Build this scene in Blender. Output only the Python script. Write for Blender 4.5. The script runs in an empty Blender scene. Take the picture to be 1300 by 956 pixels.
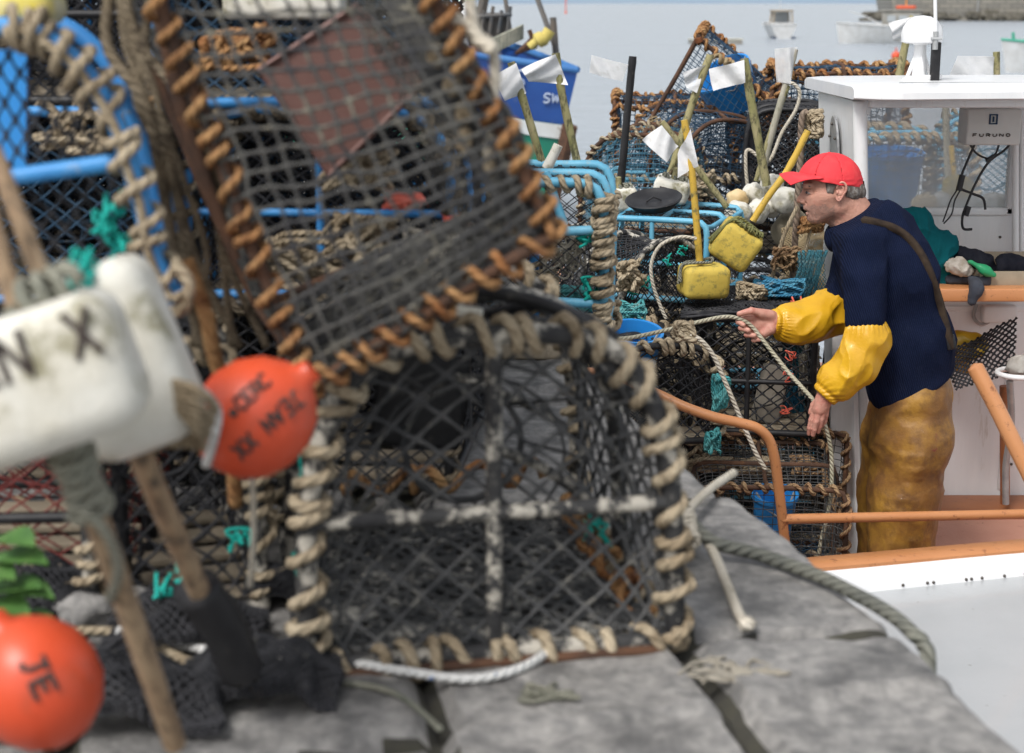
import bpy, math, random
import numpy as np
from mathutils import Vector, Matrix, Euler
R = math.radians
rnd = random.Random(7)
scene = bpy.context.scene
COL = scene.collection
# ------------------------------------------------------------------ camera
FPX = 1986.0; CYP = 433.5; EYE = 0.95
PITCH = math.atan(CYP / FPX)
cam_d = bpy.data.cameras.new('camera'); cam = bpy.data.objects.new('camera', cam_d); COL.objects.link(cam)
scene.camera = cam
cam.location = (0, 0, EYE); cam.rotation_euler = (R(90) - PITCH, 0, 0)
cam_d.sensor_width = 36; cam_d.lens = FPX / 1300 * 36
cam_d.shift_y = -(478 - CYP) / 1300
cam_d.clip_start = 0.05; cam_d.clip_end = 20000
cam_d.dof.use_dof = True; cam_d.dof.focus_distance = 5.5; cam_d.dof.aperture_fstop = 3.9
# ------------------------------------------------------------------ world, sun, exposure
SUN_EL, SUN_AZ = 52, 215      # soft light from high behind the left shoulder
w = bpy.data.worlds.new('World'); scene.world = w; w.use_nodes = True
nt = w.node_tree; nt.nodes.clear()
sky = nt.nodes.new('ShaderNodeTexSky'); sky.sky_type = 'NISHITA'; sky.sun_disc = False
sky.sun_elevation = R(SUN_EL); sky.sun_rotation = R(SUN_AZ); sky.dust_density = 3; sky.air_density = 1.2
hs = nt.nodes.new('ShaderNodeHueSaturation'); hs.inputs['Saturation'].default_value = 0.28
bg = nt.nodes.new('ShaderNodeBackground'); bg.inputs['Strength'].default_value = 0.125
wo = nt.nodes.new('ShaderNodeOutputWorld')
nt.links.new(sky.outputs[0], hs.inputs['Color']); nt.links.new(hs.outputs[0], bg.inputs[0]); nt.links.new(bg.outputs[0], wo.inputs[0])
sl = bpy.data.lights.new('sun', 'SUN'); sl.energy = 1.5; sl.angle = R(16); sl.color = (1, .97, .93)
so = bpy.data.objects.new('sun', sl); COL.objects.link(so)
az = R(SUN_AZ); sd = Vector((math.sin(az) * math.cos(R(SUN_EL)), math.cos(az) * math.cos(R(SUN_EL)), math.sin(R(SUN_EL))))
so.rotation_euler = sd.to_track_quat('Z', 'Y').to_euler(); so.location = (0, -3, 8)
scene.view_settings.view_transform = 'Standard'; scene.view_settings.look = 'None'
scene.view_settings.gamma = 1; scene.view_settings.exposure = 0.60
scene.cycles.max_bounces = 6; scene.cycles.transparent_max_bounces = 12
# ------------------------------------------------------------------ maths helpers
CP, SP = math.cos(PITCH), math.sin(PITCH)
def ray(x, y):
    a, b = (x - 650) / FPX, (CYP - y) / FPX
    return Vector((a, CP + b * SP, -SP + b * CP))
def at(x, y, Y):
    d = ray(x, y); return Vector((0, 0, EYE)) + d * (Y / d.y)
def atz(x, y, z):
    d = ray(x, y); return Vector((0, 0, EYE)) + d * ((z - EYE) / d.z)
def px(p):
    p = Vector(p) - Vector((0, 0, EYE)); dep = p.y * CP - p.z * SP; up = p.y * SP + p.z * CP
    return (650 + FPX * p.x / dep, CYP - FPX * up / dep, dep)
_rs = np.random.RandomState(3); _LAT = _rs.rand(32, 32, 32) * 2 - 1
def vn(P, f=1.0, off=0.0):
    q = np.asarray(P, float) * f + off + 100.0
    i = np.floor(q).astype(int); t = q - i; t = t * t * (3 - 2 * t); o = 0
    for a in (0, 1):
        for b in (0, 1):
            for c in (0, 1):
                wgt = (t[..., 0] if a else 1 - t[..., 0]) * (t[..., 1] if b else 1 - t[..., 1]) * (t[..., 2] if c else 1 - t[..., 2])
                o = o + wgt * _LAT[(i[..., 0] + a) % 32, (i[..., 1] + b) % 32, (i[..., 2] + c) % 32]
    return o
def vn3(P, f): return np.stack([vn(P, f, 0), vn(P, f, 7.3), vn(P, f, 15.9)], -1)
def A(p): return np.array([list(v) for v in p], float)
def spline(pts, n=8, closed=False):
    P = A(pts); m = len(P); out = []
    rng = range(m) if closed else range(m - 1)
    for i in rng:
        g = lambda k: P[k % m] if closed else P[min(max(k, 0), m - 1)]
        p0, p1, p2, p3 = g(i - 1), g(i), g(i + 1), g(i + 2)
        for k in range(n):
            t = k / n
            out.append(.5 * (2 * p1 + (p2 - p0) * t + (2 * p0 - 5 * p1 + 4 * p2 - p3) * t * t + (3 * p1 - p0 - 3 * p2 + p3) * t ** 3))
    if not closed: out.append(P[-1])
    return np.array(out)
def lin(a, b, n=2): return np.linspace(np.array(a, float), np.array(b, float), n)
def frames(P, closed=False):
    P = np.asarray(P, float); n = len(P)
    T = (np.roll(P, -1, 0) - np.roll(P, 1, 0)) if closed else np.gradient(P, axis=0)
    T /= np.linalg.norm(T, axis=1)[:, None] + 1e-12
    N = np.zeros_like(P); r = np.array([0, 0, 1.]) if abs(T[0][2]) < .9 else np.array([1., 0, 0])
    v = np.cross(T[0], r); v /= np.linalg.norm(v); N[0] = v
    for i in range(1, n):
        v = v - T[i] * (v @ T[i]); v /= math.sqrt(v @ v) + 1e-12; N[i] = v
    return T, N, np.cross(T, N)
# ------------------------------------------------------------------ mesh builder
class MB:
    def __init__(s): s.v = []; s.f = {}; s.n = 0
    def add(s, V, F, UV=None, mi=0):
        V = np.asarray(V, float); F = np.asarray(F, int); k = F.shape[1]
        if UV is None: UV = np.zeros((len(F), k, 2))
        s.v.append(V); s.f.setdefault(k, []).append((F + s.n, UV, np.full(len(F), mi))); s.n += len(V)
        return s
    def tube(s, P, r, n=8, closed=False, lay=None, cap=True, mi=0, fast=False, sq=1.0):
        P = np.asarray(P, float) if isinstance(P, np.ndarray) else A(P); m = len(P)
        if fast:
            T = np.gradient(P, axis=0); T /= np.linalg.norm(T, axis=1)[:, None] + 1e-12
            ch = P[-1] - P[0]; ref = np.array([0, 0, 1.]) if abs(ch[2]) < .7 * np.linalg.norm(ch) else np.array([.6, .8, 0])
            N = np.cross(T, ref); N /= np.linalg.norm(N, axis=1)[:, None] + 1e-12; B = np.cross(T, N)
        else: T, N, B = frames(P, closed)
        r = np.broadcast_to(np.asarray(r, float), (m,)); a = np.arange(n) * 2 * math.pi / n
        V = P[:, None] + r[:, None, None] * (np.cos(a)[None, :, None] * N[:, None] + sq * np.sin(a)[None, :, None] * B[:, None])
        rows = m if closed else m - 1
        i = np.arange(rows)[:, None]; j = np.arange(n)[None]; i2 = (i + 1) % m; j2 = (j + 1) % n
        F = np.stack(np.broadcast_arrays(i * n + j, i * n + j2, i2 * n + j2, i2 * n + j), -1).reshape(-1, 4)
        L = np.concatenate([[0], np.cumsum(np.linalg.norm(np.diff(P, axis=0), axis=1))]); L = np.append(L, L[-1] + 1e-3)
        rr = float(r.mean()); ly = lay or rr * 7
        u0 = j / n; v0 = L[i] / ly; v1 = L[i + 1] / ly
        U = np.stack(np.broadcast_arrays(u0, v0, u0 + 1 / n, v0, u0 + 1 / n, v1, u0, v1), -1).reshape(-1, 4, 2)
        base = s.n; s.add(V.reshape(-1, 3), F, U, mi)
        if cap and not closed:
            s.f.setdefault(n, []).append((np.array([[base + k for k in range(n)][::-1]]), np.zeros((1, n, 2)), np.array([mi])))
            s.f[n].append((np.array([[base + (m - 1) * n + k for k in range(n)]]), np.zeros((1, n, 2)), np.array([mi])))
        return s
    def grid(s, G, mi=0, flip=False, closed_u=False):
        G = np.asarray(G, float); a, b = G.shape[:2]
        i = np.arange(a if closed_u else a - 1)[:, None]; j = np.arange(b - 1)[None]; i2 = (i + 1) % a
        F = np.stack(np.broadcast_arrays(i * b + j, i2 * b + j, i2 * b + j + 1, i * b + j + 1), -1).reshape(-1, 4)
        if flip: F = F[:, ::-1]
        U = np.stack(np.broadcast_arrays(i / a, j / b, (i + 1) / a, j / b, (i + 1) / a, (j + 1) / b, i / a, (j + 1) / b), -1).reshape(-1, 4, 2)
        return s.add(G.reshape(-1, 3), F, U, mi)
    def box(s, c, d, rot=None, bev=0.0, mi=0, taper=1.0):
        bm = bmesh.new(); bmesh.ops.create_cube(bm, size=1)
        for v in bm.verts:
            k = taper if v.co.z < 0 else 1
            v.co = Vector((v.co.x * d[0] * k, v.co.y * d[1] * k, v.co.z * d[2]))
        if bev: bmesh.ops.bevel(bm, geom=list(bm.edges), offset=bev, segments=3 if bev > .01 else 2, profile=.5, affect='EDGES')
        return s.bm(bm, c, rot, mi)
    def bm(s, bm, c=(0, 0, 0), rot=None, mi=0):
        M = Matrix.Translation(Vector(c)) @ ((rot if isinstance(rot, Matrix) else Euler(rot).to_matrix()).to_4x4() if rot is not None else Matrix())
        V = [list(M @ v.co) for v in bm.verts]; bm.verts.index_update()
        base = s.n; s.v.append(np.array(V)); s.n += len(V); g = {}
        for f in bm.faces: g.setdefault(len(f.verts), []).append([v.index + base for v in f.verts])
        for k, l in g.items(): s.f.setdefault(k, []).append((np.array(l), np.zeros((len(l), k, 2)), np.full(len(l), mi)))
        bm.free(); return s
    def fuzz(s, P, r, n, ln=.011, mi=0, seed=0):
        rr = np.random.RandomState(seed + len(P)); i = rr.randint(0, len(P) - 1, n); c = P[i] + (P[i + 1] - P[i]) * rr.rand(n, 1); d = rr.normal(size=(n, 3)); d /= np.linalg.norm(d, axis=1)[:, None]
        t = P[i + 1] - P[i]; t /= np.linalg.norm(t, axis=1)[:, None] + 1e-9; w_ = np.cross(d, t); w_ /= np.linalg.norm(w_, axis=1)[:, None] + 1e-9; L = ln * (.4 + rr.rand(n, 1)); a = c + d * r * .8
        V = np.concatenate([a - w_ * .0006, a + w_ * .0006, a + d * L + t * L * rr.normal(size=(n, 1)) * .6]); k = np.arange(n); return s.add(V, np.stack([k, k + n, k + 2 * n], -1), None, mi)
    def poly(s, pts, mi=0):
        k = len(pts); return s.add(A(pts), [list(range(k))], None, mi)
    def prism(s, pts, d, mi=0):
        P = A(pts); k = len(P); Q = P + np.array(list(d)); s.poly(P[::-1], mi); s.poly(Q, mi)
        F = [[i, (i + 1) % k, k + (i + 1) % k, k + i] for i in range(k)]
        return s.add(np.concatenate([P, Q]), F, None, mi)
    def lathe(s, prof, n=24, c=(0, 0, 0), rot=None, mi=0):
        a = np.arange(n) * 2 * math.pi / n; pr = np.array(prof, float)
        G = np.stack([pr[None, :, 0] * np.cos(a)[:, None], pr[None, :, 0] * np.sin(a)[:, None], np.broadcast_to(pr[None, :, 1], (n, len(pr)))], -1)
        if rot is not None: G = G @ np.array((rot if isinstance(rot, Matrix) else Euler(rot).to_matrix()).to_3x3()).T
        return s.grid(G + np.array(list(c)), mi, closed_u=True)
    def ball(s, c, r, n=16, rot=None, mi=0, p=1.0, amp=0.0, fr=6):
        u = np.linspace(0, 2 * math.pi, n * 2, endpoint=False)[:, None]; v = np.linspace(0.001, math.pi - .001, n)[None]
        sg = lambda x: np.sign(x) * np.abs(x) ** p
        G = np.stack(np.broadcast_arrays(sg(np.cos(u)) * sg(np.sin(v)), sg(np.sin(u)) * sg(np.sin(v)), -sg(np.cos(v))), -1)
        if amp: G = G * (1 + amp * vn(G, fr, c[0] * 9)[..., None])
        G = G * (np.array(r) if hasattr(r, '__len__') else r)
        if rot is not None: G = G @ np.array((rot if isinstance(rot, Matrix) else Euler(rot).to_matrix()).to_3x3()).T
        return s.grid(G + np.array(list(c)), mi, closed_u=True)
    def build(s, name, mats, parent=None, smooth=True):
        me = bpy.data.meshes.new(name); V = np.concatenate(s.v); me.vertices.add(len(V)); me.vertices.foreach_set('co', V.ravel())
        lp, st, tot, uv, mi, c = [], [], [], [], [], 0
        for k, l in s.f.items():
            F = np.concatenate([x[0] for x in l]); U = np.concatenate([x[1] for x in l]); M_ = np.concatenate([x[2] for x in l])
            lp.append(F.ravel()); uv.append(U.reshape(-1, 2)); mi.append(M_)
            st.append(c + np.arange(len(F)) * k); tot.append(np.full(len(F), k)); c += F.size
        lp = np.concatenate(lp); me.loops.add(len(lp)); me.loops.foreach_set('vertex_index', lp)
        st = np.concatenate(st); me.polygons.add(len(st)); me.polygons.foreach_set('loop_start', st); me.polygons.foreach_set('loop_total', np.concatenate(tot))
        me.polygons.foreach_set('material_index', np.concatenate(mi)); me.polygons.foreach_set('use_smooth', np.full(len(st), bool(smooth)))
        ul = me.uv_layers.new(name='UVMap'); ul.data.foreach_set('uv', np.concatenate(uv).ravel())
        for m in (mats if isinstance(mats, (list, tuple)) else [mats]): me.materials.append(m)
        me.update(calc_edges=True); me.validate()
        o = bpy.data.objects.new(name, me); COL.objects.link(o)
        if parent: o.parent = parent; o.matrix_parent_inverse = Matrix()
        if smooth and smooth != 'all':
            try: me.set_sharp_from_angle(angle=R(50))
            except Exception: pass
        return o
import bmesh
def tag(o, label=None, cat=None, group=None, kind=None):
    if label: o['label'] = label
    if cat: o['category'] = cat
    if group: o['group'] = group
    if kind: o['kind'] = kind
    return o
def thing(name, label, cat, loc=(0, 0, 0), rot=(0, 0, 0), group=None):
    o = bpy.data.objects.new(name, None); COL.objects.link(o); o.location = loc
    o.rotation_euler = rot if not isinstance(rot, Matrix) else rot.to_euler(); o.empty_display_size = .1
    return tag(o, label, cat, group)
def rel(root):          # converts world points into the local space of a thing at its location (no rotation)
    L = np.array(list(root.location)); return lambda P: A(P) - L
# ------------------------------------------------------------------ materials
def mat(name, c1, c2=None, rough=.6, sc=6, bump=.0, bsc=None, c3=None, f3=(.58, .7), sc3=None, metal=0, rope=False, coat=0, det=5, trans=0, edge=(.35, .65), aniso=None, spec=.5, sheen=0):
    m = bpy.data.materials.new(name); m.use_nodes = True; t = m.node_tree; N = t.nodes; L = t.links
    b = N['Principled BSDF']; b.inputs['Roughness'].default_value = rough; b.inputs['Metallic'].default_value = metal
    b.inputs['Coat Weight'].default_value = coat; b.inputs['Transmission Weight'].default_value = trans
    b.inputs['Specular IOR Level'].default_value = spec
    if sheen: b.inputs['Sheen Weight'].default_value = sheen
    tc = N.new('ShaderNodeTexCoord'); co = tc.outputs['Object']
    if aniso:
        mp = N.new('ShaderNodeMapping'); mp.inputs['Scale'].default_value = aniso; L.new(co, mp.inputs[0]); co = mp.outputs[0]
    def noise(s_, d_=det, r_=.6):
        n = N.new('ShaderNodeTexNoise'); n.inputs['Scale'].default_value = s_; n.inputs['Detail'].default_value = d_; n.inputs['Roughness'].default_value = r_
        L.new(co, n.inputs['Vector']); return n.outputs['Fac']
    def ramp(src, a, b_, ca, cb):
        r_ = N.new('ShaderNodeValToRGB'); r_.color_ramp.elements[0].position = a; r_.color_ramp.elements[1].position = b_
        r_.color_ramp.elements[0].color = ca; r_.color_ramp.elements[1].color = cb; L.new(src, r_.inputs[0]); return r_.outputs[0]
    k = lambda c: (*c, 1)
    col = None
    if c2: col = ramp(noise(sc), edge[0], edge[1], k(c1), k(c2))
    if c3:
        mx = N.new('ShaderNodeMix'); mx.data_type = 'RGBA'
        L.new(ramp(noise(sc3 or sc * 2.3, 8, .7), f3[0], f3[1], (0, 0, 0, 1), (1, 1, 1, 1)), mx.inputs[0])
        if col: L.new(col, mx.inputs[6])
        else: mx.inputs[6].default_value = k(c1)
        mx.inputs[7].default_value = k(c3); col = mx.outputs[2]
    if col: L.new(col, b.inputs['Base Color'])
    else: b.inputs['Base Color'].default_value = k(c1)
    h = None
    if rope:
        sp = N.new('ShaderNodeSeparateXYZ'); L.new(tc.outputs['UV'], sp.inputs[0])
        ad = N.new('ShaderNodeMath'); ad.operation = 'ADD'; L.new(sp.outputs[0], ad.inputs[0]); L.new(sp.outputs[1], ad.inputs[1])
        mu = N.new('ShaderNodeMath'); mu.operation = 'MULTIPLY'; mu.inputs[1].default_value = math.pi * 3; L.new(ad.outputs[0], mu.inputs[0])
        sn = N.new('ShaderNodeMath'); sn.operation = 'SINE'; L.new(mu.outputs[0], sn.inputs[0])
        ab = N.new('ShaderNodeMath'); ab.operation = 'ABSOLUTE'; L.new(sn.outputs[0], ab.inputs[0])
        bp = N.new('ShaderNodeBump'); bp.inputs['Strength'].default_value = 1; bp.inputs['Distance'].default_value = rope if isinstance(rope, float) else .006
        L.new(ab.outputs[0], bp.inputs['Height']); h = bp.outputs[0]
    if bump:
        bp = N.new('ShaderNodeBump'); bp.inputs['Strength'].default_value = .8; bp.inputs['Distance'].default_value = bump
        L.new(noise(bsc or sc * 4, 6, .65), bp.inputs['Height'])
        if h: L.new(h, bp.inputs['Normal'])
        h = bp.outputs[0]
    if h: L.new(h, b.inputs['Normal'])
    return m
M = {}
def defmats():
    M['rope'] = mat('weathered rope', (.30, .235, .155), (.50, .42, .30), .9, 9, .0015, 300, c3=(.16, .12, .075), f3=(.5, .68), sc3=28, rope=.004)
    M['rope_pale'] = mat('pale rope', (.5, .45, .36), (.62, .57, .48), .9, 12, .001, 300, c3=(.3, .26, .19), rope=.003)
    M['rope_grey'] = mat('grey green rope', (.22, .23, .19), (.36, .35, .28), .9, 12, .001, 300, c3=(.12, .13, .09), rope=.006)
    M['rope_rust'] = mat('rust stained rope', (.30, .13, .05), (.46, .28, .13), .9, 11, .0015, 200, c3=(.11, .04, .02), f3=(.48, .66), sc3=30, rope=.004)
    M['rope_white'] = mat('white rope with blue fleck', (.72, .72, .7), (.6, .6, .58), .8, 30, c3=(.08, .2, .5), f3=(.62, .66), sc3=60, rope=.003)
    M['rope_teal'] = mat('teal rope', (.05, .3, .32), (.14, .42, .42), .85, 14, c3=(.3, .34, .3), rope=.004)
    M['rope_blue'] = mat('blue rope', (.03, .18, .35), (.1, .32, .45), .85, 14, c3=(.3, .34, .34), rope=.004)
    M['net_black'] = mat('black twine', (.022, .023, .026), (.05, .05, .055), .75, 20, .0008, 250, c3=(.16, .15, .12), f3=(.6, .75))
    M['net_grey'] = mat('grey twine', (.045, .046, .05), (.10, .098, .09), .85, 12, .0008, 250, c3=(.27, .25, .19), f3=(.55, .7))
    M['net_char'] = mat('charcoal twine', (.045, .047, .05), (.10, .10, .10), .8, 14, .0008, 250, c3=(.22, .21, .18), f3=(.56, .7))
    M['net_tan'] = mat('tan twine', (.25, .19, .11), (.38, .3, .18), .85, 12, c3=(.12, .08, .05))
    M['net_blue'] = mat('faded blue twine', (.05, .17, .27), (.15, .32, .42), .8, 14, c3=(.3, .35, .33))
    M['net_navy'] = mat('dark blue twine', (.02, .05, .09), (.05, .09, .14), .8, 14, c3=(.18, .17, .14))
    M['net_teal'] = mat('teal twine', (.01, .33, .27), (.03, .42, .36), .7, 14)
    M['black'] = mat('black plastic', (.012, .012, .014), (.03, .03, .032), .45, 10, .001, 60, c3=(.14, .13, .11), f3=(.6, .8))
    M['black_barn'] = mat('barnacled black hose', (.02, .02, .022), (.05, .05, .05), .7, 18, .004, 70, c3=(.46, .43, .37), f3=(.5, .58), sc3=26)
    M['tube_blue'] = mat('blue pipe', (.03, .2, .5), (.05, .28, .62), .5, 9, .001, 80, c3=(.28, .32, .33), f3=(.58, .72), sc3=22)
    M['tube_sky'] = mat('light blue pipe', (.08, .33, .50), (.16, .45, .62), .5, 9, .001, 80, c3=(.32, .33, .28), f3=(.58, .72), sc3=22)
    M['rust'] = mat('rusty steel', (.13, .045, .02), (.26, .10, .04), .9, 14, .003, 60, c3=(.04, .02, .015))
    M['rust_dark'] = mat('dark rusty steel', (.05, .03, .022), (.12, .06, .035), .85, 14, .002, 60, c3=(.25, .11, .04))
    M['bucket'] = mat('blue plastic tub', (.02, .22, .60), (.03, .27, .68), .35, 5, c3=(.12, .2, .3), f3=(.62, .8))
    M['orange_paint'] = mat('orange brown paint', (.52, .22, .085), (.56, .25, .105), .38, 6, .0008, 90, c3=(.26, .10, .045), f3=(.58, .66), sc3=26, coat=.15)
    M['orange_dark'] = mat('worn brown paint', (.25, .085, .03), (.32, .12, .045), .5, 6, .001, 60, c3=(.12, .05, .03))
    M['pink_deck'] = mat('salmon deck paint', (.50, .24, .17), (.55, .28, .2), .55, 5, .0015, 120, c3=(.3, .12, .08), f3=(.62, .7), sc3=30)
    M['white_paint'] = mat('white gloss paint', (.74, .75, .76), (.79, .79, .79), .35, 3, .0006, 30, c3=(.55, .54, .5), f3=(.62, .8), coat=.2)
    M['white_wall'] = mat('white painted panel', (.72, .73, .74), (.79, .79, .79), .38, 2, .001, 18, c3=(.46, .40, .32), f3=(.60, .78), sc3=5, aniso=(5, 5, .7), coat=.15)
    M['white_dirty'] = mat('worn white paint', (.66, .67, .68), (.76, .76, .75), .5, 4, .001, 40, c3=(.4, .36, .3), f3=(.66, .75), sc3=14)
    M['grey_deck'] = mat('pale grey gloss deck', (.42, .44, .45), (.47, .485, .495), .28, 3, .0012, 60, c3=(.22, .22, .2), f3=(.66, .70), sc3=34, coat=.25)
    M['steel'] = mat('brushed steel', (.5, .5, .5), (.6, .6, .6), .35, 10, metal=1)
    M['galv'] = mat('galvanised steel', (.32, .33, .34), (.45, .46, .46), .5, 20, metal=.6)
    M['flag'] = mat('white flag cloth', (.70, .71, .72), (.80, .80, .80), .8, 20, .004, 40, c3=(.5, .49, .44), f3=(.58, .75), sc3=14)
    M['cane'] = mat('mossy cane', (.36, .31, .17), (.24, .23, .09), .8, 10, .001, 60, c3=(.08, .075, .035), f3=(.5, .62), sc3=24, aniso=(2, 2, 1))
    M['cane_bare'] = mat('weathered wood', (.36, .26, .16), (.24, .155, .09), .85, 8, .003, 40, c3=(.09, .07, .05), f3=(.5, .64), sc3=16, aniso=(4, 4, 1))
    M['cane_grey'] = mat('grey weathered wood', (.42, .39, .32), (.3, .29, .22), .8, 8, .001, 60, c3=(.14, .14, .08), aniso=(3, 3, 1))
    M['yellow_pole'] = mat('yellow pole', (.62, .40, .05), (.54, .36, .06), .6, 9, .001, 60, c3=(.16, .14, .06), f3=(.54, .64), sc3=30)
    M['yellow_float'] = mat('yellow foam float', (.66, .50, .09), (.56, .41, .07), .75, 9, .003, 40, c3=(.15, .15, .06), f3=(.50, .68), sc3=26, det=9)
    M['white_float'] = mat('white foam float', (.72, .71, .65), (.60, .57, .48), .75, 9, .004, 36, c3=(.26, .24, .15), f3=(.53, .63), sc3=11)
    M['tan_float'] = mat('stained float', (.72, .58, .34), (.6, .42, .2), .6, 8, .002, 50, c3=(.3, .2, .1))
    M['buoy_red'] = mat('orange red buoy', (.68, .085, .028), (.60, .07, .024), .38, 5, .0005, 60, c3=(.42, .07, .03), f3=(.52, .7), sc3=14)
    M['ink'] = mat('black marker', (.03, .022, .022), (.07, .05, .04), .6, 60)
    M['stone'] = mat('quay granite', (.185, .18, .175), (.36, .345, .325), .65, 34, .009, 85, c3=(.11, .108, .105), f3=(.49, .64), sc3=6, det=9)
    M['brown_tub'] = mat('brown plastic', (.13, .062, .05), (.175, .09, .075), .55, 4, c3=(.15, .08, .07))
    M['wood'] = mat('old plank', (.3, .25, .18), (.4, .33, .24), .8, 6, .002, 50, c3=(.15, .12, .09))
    M['crate'] = mat('beige crate', (.34, .3, .25), (.42, .38, .32), .7, 8, .001, 50, c3=(.2, .17, .14))
    M['leaf'] = mat('leaf', (.045, .12, .025), (.08, .19, .035), .6, 20, .001, 60, c3=(.12, .2, .06), f3=(.55, .7))
    M['tag_teal'] = M['net_teal']
    M['tag_red'] = mat('coral red twine', (.75, .12, .07), (.8, .2, .14), .6, 20)
defmats()
for k_ in M:
    b_ = M[k_].node_tree.nodes['Principled BSDF'].inputs['Specular IOR Level']
    if k_[:3] in ('net', 'rop'): b_.default_value = .15
    if k_ in ('black', 'black_barn', 'rust', 'rust_dark'): b_.default_value = .3
# ------------------------------------------------------------------ nets, ropes, pots
def net(mb, S, nu, nv, r, diamond=True, jit=.004, n=4, knots=False, drop=0.0, seed=0):
    rr = random.Random(seed + nu * 31 + nv)
    def strand(u, v, node):
        P = S(u, v); P = P + jit * vn3(P, 9) + jit * .5 * vn3(P, 31)
        rad = r * (1 + .9 * node) if knots else r
        mb.tube(P, rad, n, fast=True, cap=False)
    st = .25 if knots else .5
    if diamond:
        for sgn in (1, -1):
            for i in range(-nv, nu + 1) if sgn == 1 else range(0, nu + nv + 1):
                lo = max(0, -i) if sgn == 1 else max(0, i - nu); hi = min(nv, nu - i) if sgn == 1 else min(nv, i)
                if hi - lo < .5 or rr.random() < drop: continue
                t = np.arange(lo, hi + 1e-6, st); node = (np.abs((t * 2) - np.round(t * 2)) < .01).astype(float)
                strand((i + sgn * t) / nu, t / nv, node)
    else:
        for a, b, sw in ((nu, nv, 0), (nv, nu, 1)):
            for i in range(a + 1):
                if rr.random() < drop: continue
                t = np.arange(0, b + 1e-6, .5 if knots else 1); c = np.full(len(t), i / a); node = (np.abs(t - np.round(t)) < .01).astype(float)
                strand(*((c, t / b) if not sw else (t / b, c)), node)
def patch(a, b, c, d, sag=0.0):
    a, b, c, d = [np.array(list(p), float) for p in (a, b, c, d)]; nrm = np.cross(b - a, d - a); nrm /= np.linalg.norm(nrm) + 1e-9
    def S(u, v):
        u = np.asarray(u)[..., None]; v = np.asarray(v)[..., None]
        return (a * (1 - u) + b * u) * (1 - v) + (d * (1 - u) + c * u) * v + nrm * sag * np.sin(np.pi * u) * np.sin(np.pi * v)
    return S
def coil(mb, P, Rr, pitch, r, n=7, seg=9, jit=.55, lay=None, follow=False, seed=1):
    """a rope lashed in turns round the path P"""
    rr = np.random.RandomState(seed); P = np.asarray(P, float)
    d = np.linalg.norm(np.diff(P, axis=0), axis=1); L = np.concatenate([[0], np.cumsum(d)]); tot = L[-1]
    turns = max(1, int(tot / pitch)); m = turns * seg + 1
    s_ = np.linspace(0, tot, m); s_ = s_ + pitch * jit * np.interp(s_, np.linspace(0, tot, turns + 2), rr.uniform(-1, 1, turns + 2)); s_ = np.clip(s_, 0, tot)
    C = np.stack([np.interp(s_, L, P[:, k]) for k in range(3)], -1)
    T, N, B = frames(P); Ni = np.stack([np.interp(s_, L, N[:, k]) for k in range(3)], -1); Bi = np.stack([np.interp(s_, L, B[:, k]) for k in range(3)], -1)
    ph = np.linspace(0, turns * 2 * math.pi, m); Rv = Rr * (1 + .26 * np.interp(s_, np.linspace(0, tot, turns * 2 + 2), rr.uniform(-1, 1, turns * 2 + 2)))
    Q = C + Rv[:, None] * (np.cos(ph)[:, None] * Ni + np.sin(ph)[:, None] * Bi)
    Q = Q + Rr * .18 * vn3(Q, 40)
    mb.tube(Q, r * (1 + .12 * np.interp(s_, np.linspace(0, tot, turns * 3 + 2), rr.uniform(-1, 1, turns * 3 + 2))), n, lay=lay)
    mb.fuzz(Q, r, turns * 9, r * 1.5, seed=seed)
    if follow: mb.tube(C + Rr * .8 * Ni + .003 * vn3(C, 20), r * .9, n)
def section(w, h, p, m=22):
    t = np.linspace(0, math.pi, m); c = np.cos(t); s_ = np.sin(t)
    return np.stack([-w / 2 * np.sign(c) * np.abs(c) ** p, h * np.abs(s_) ** p], -1)
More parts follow.
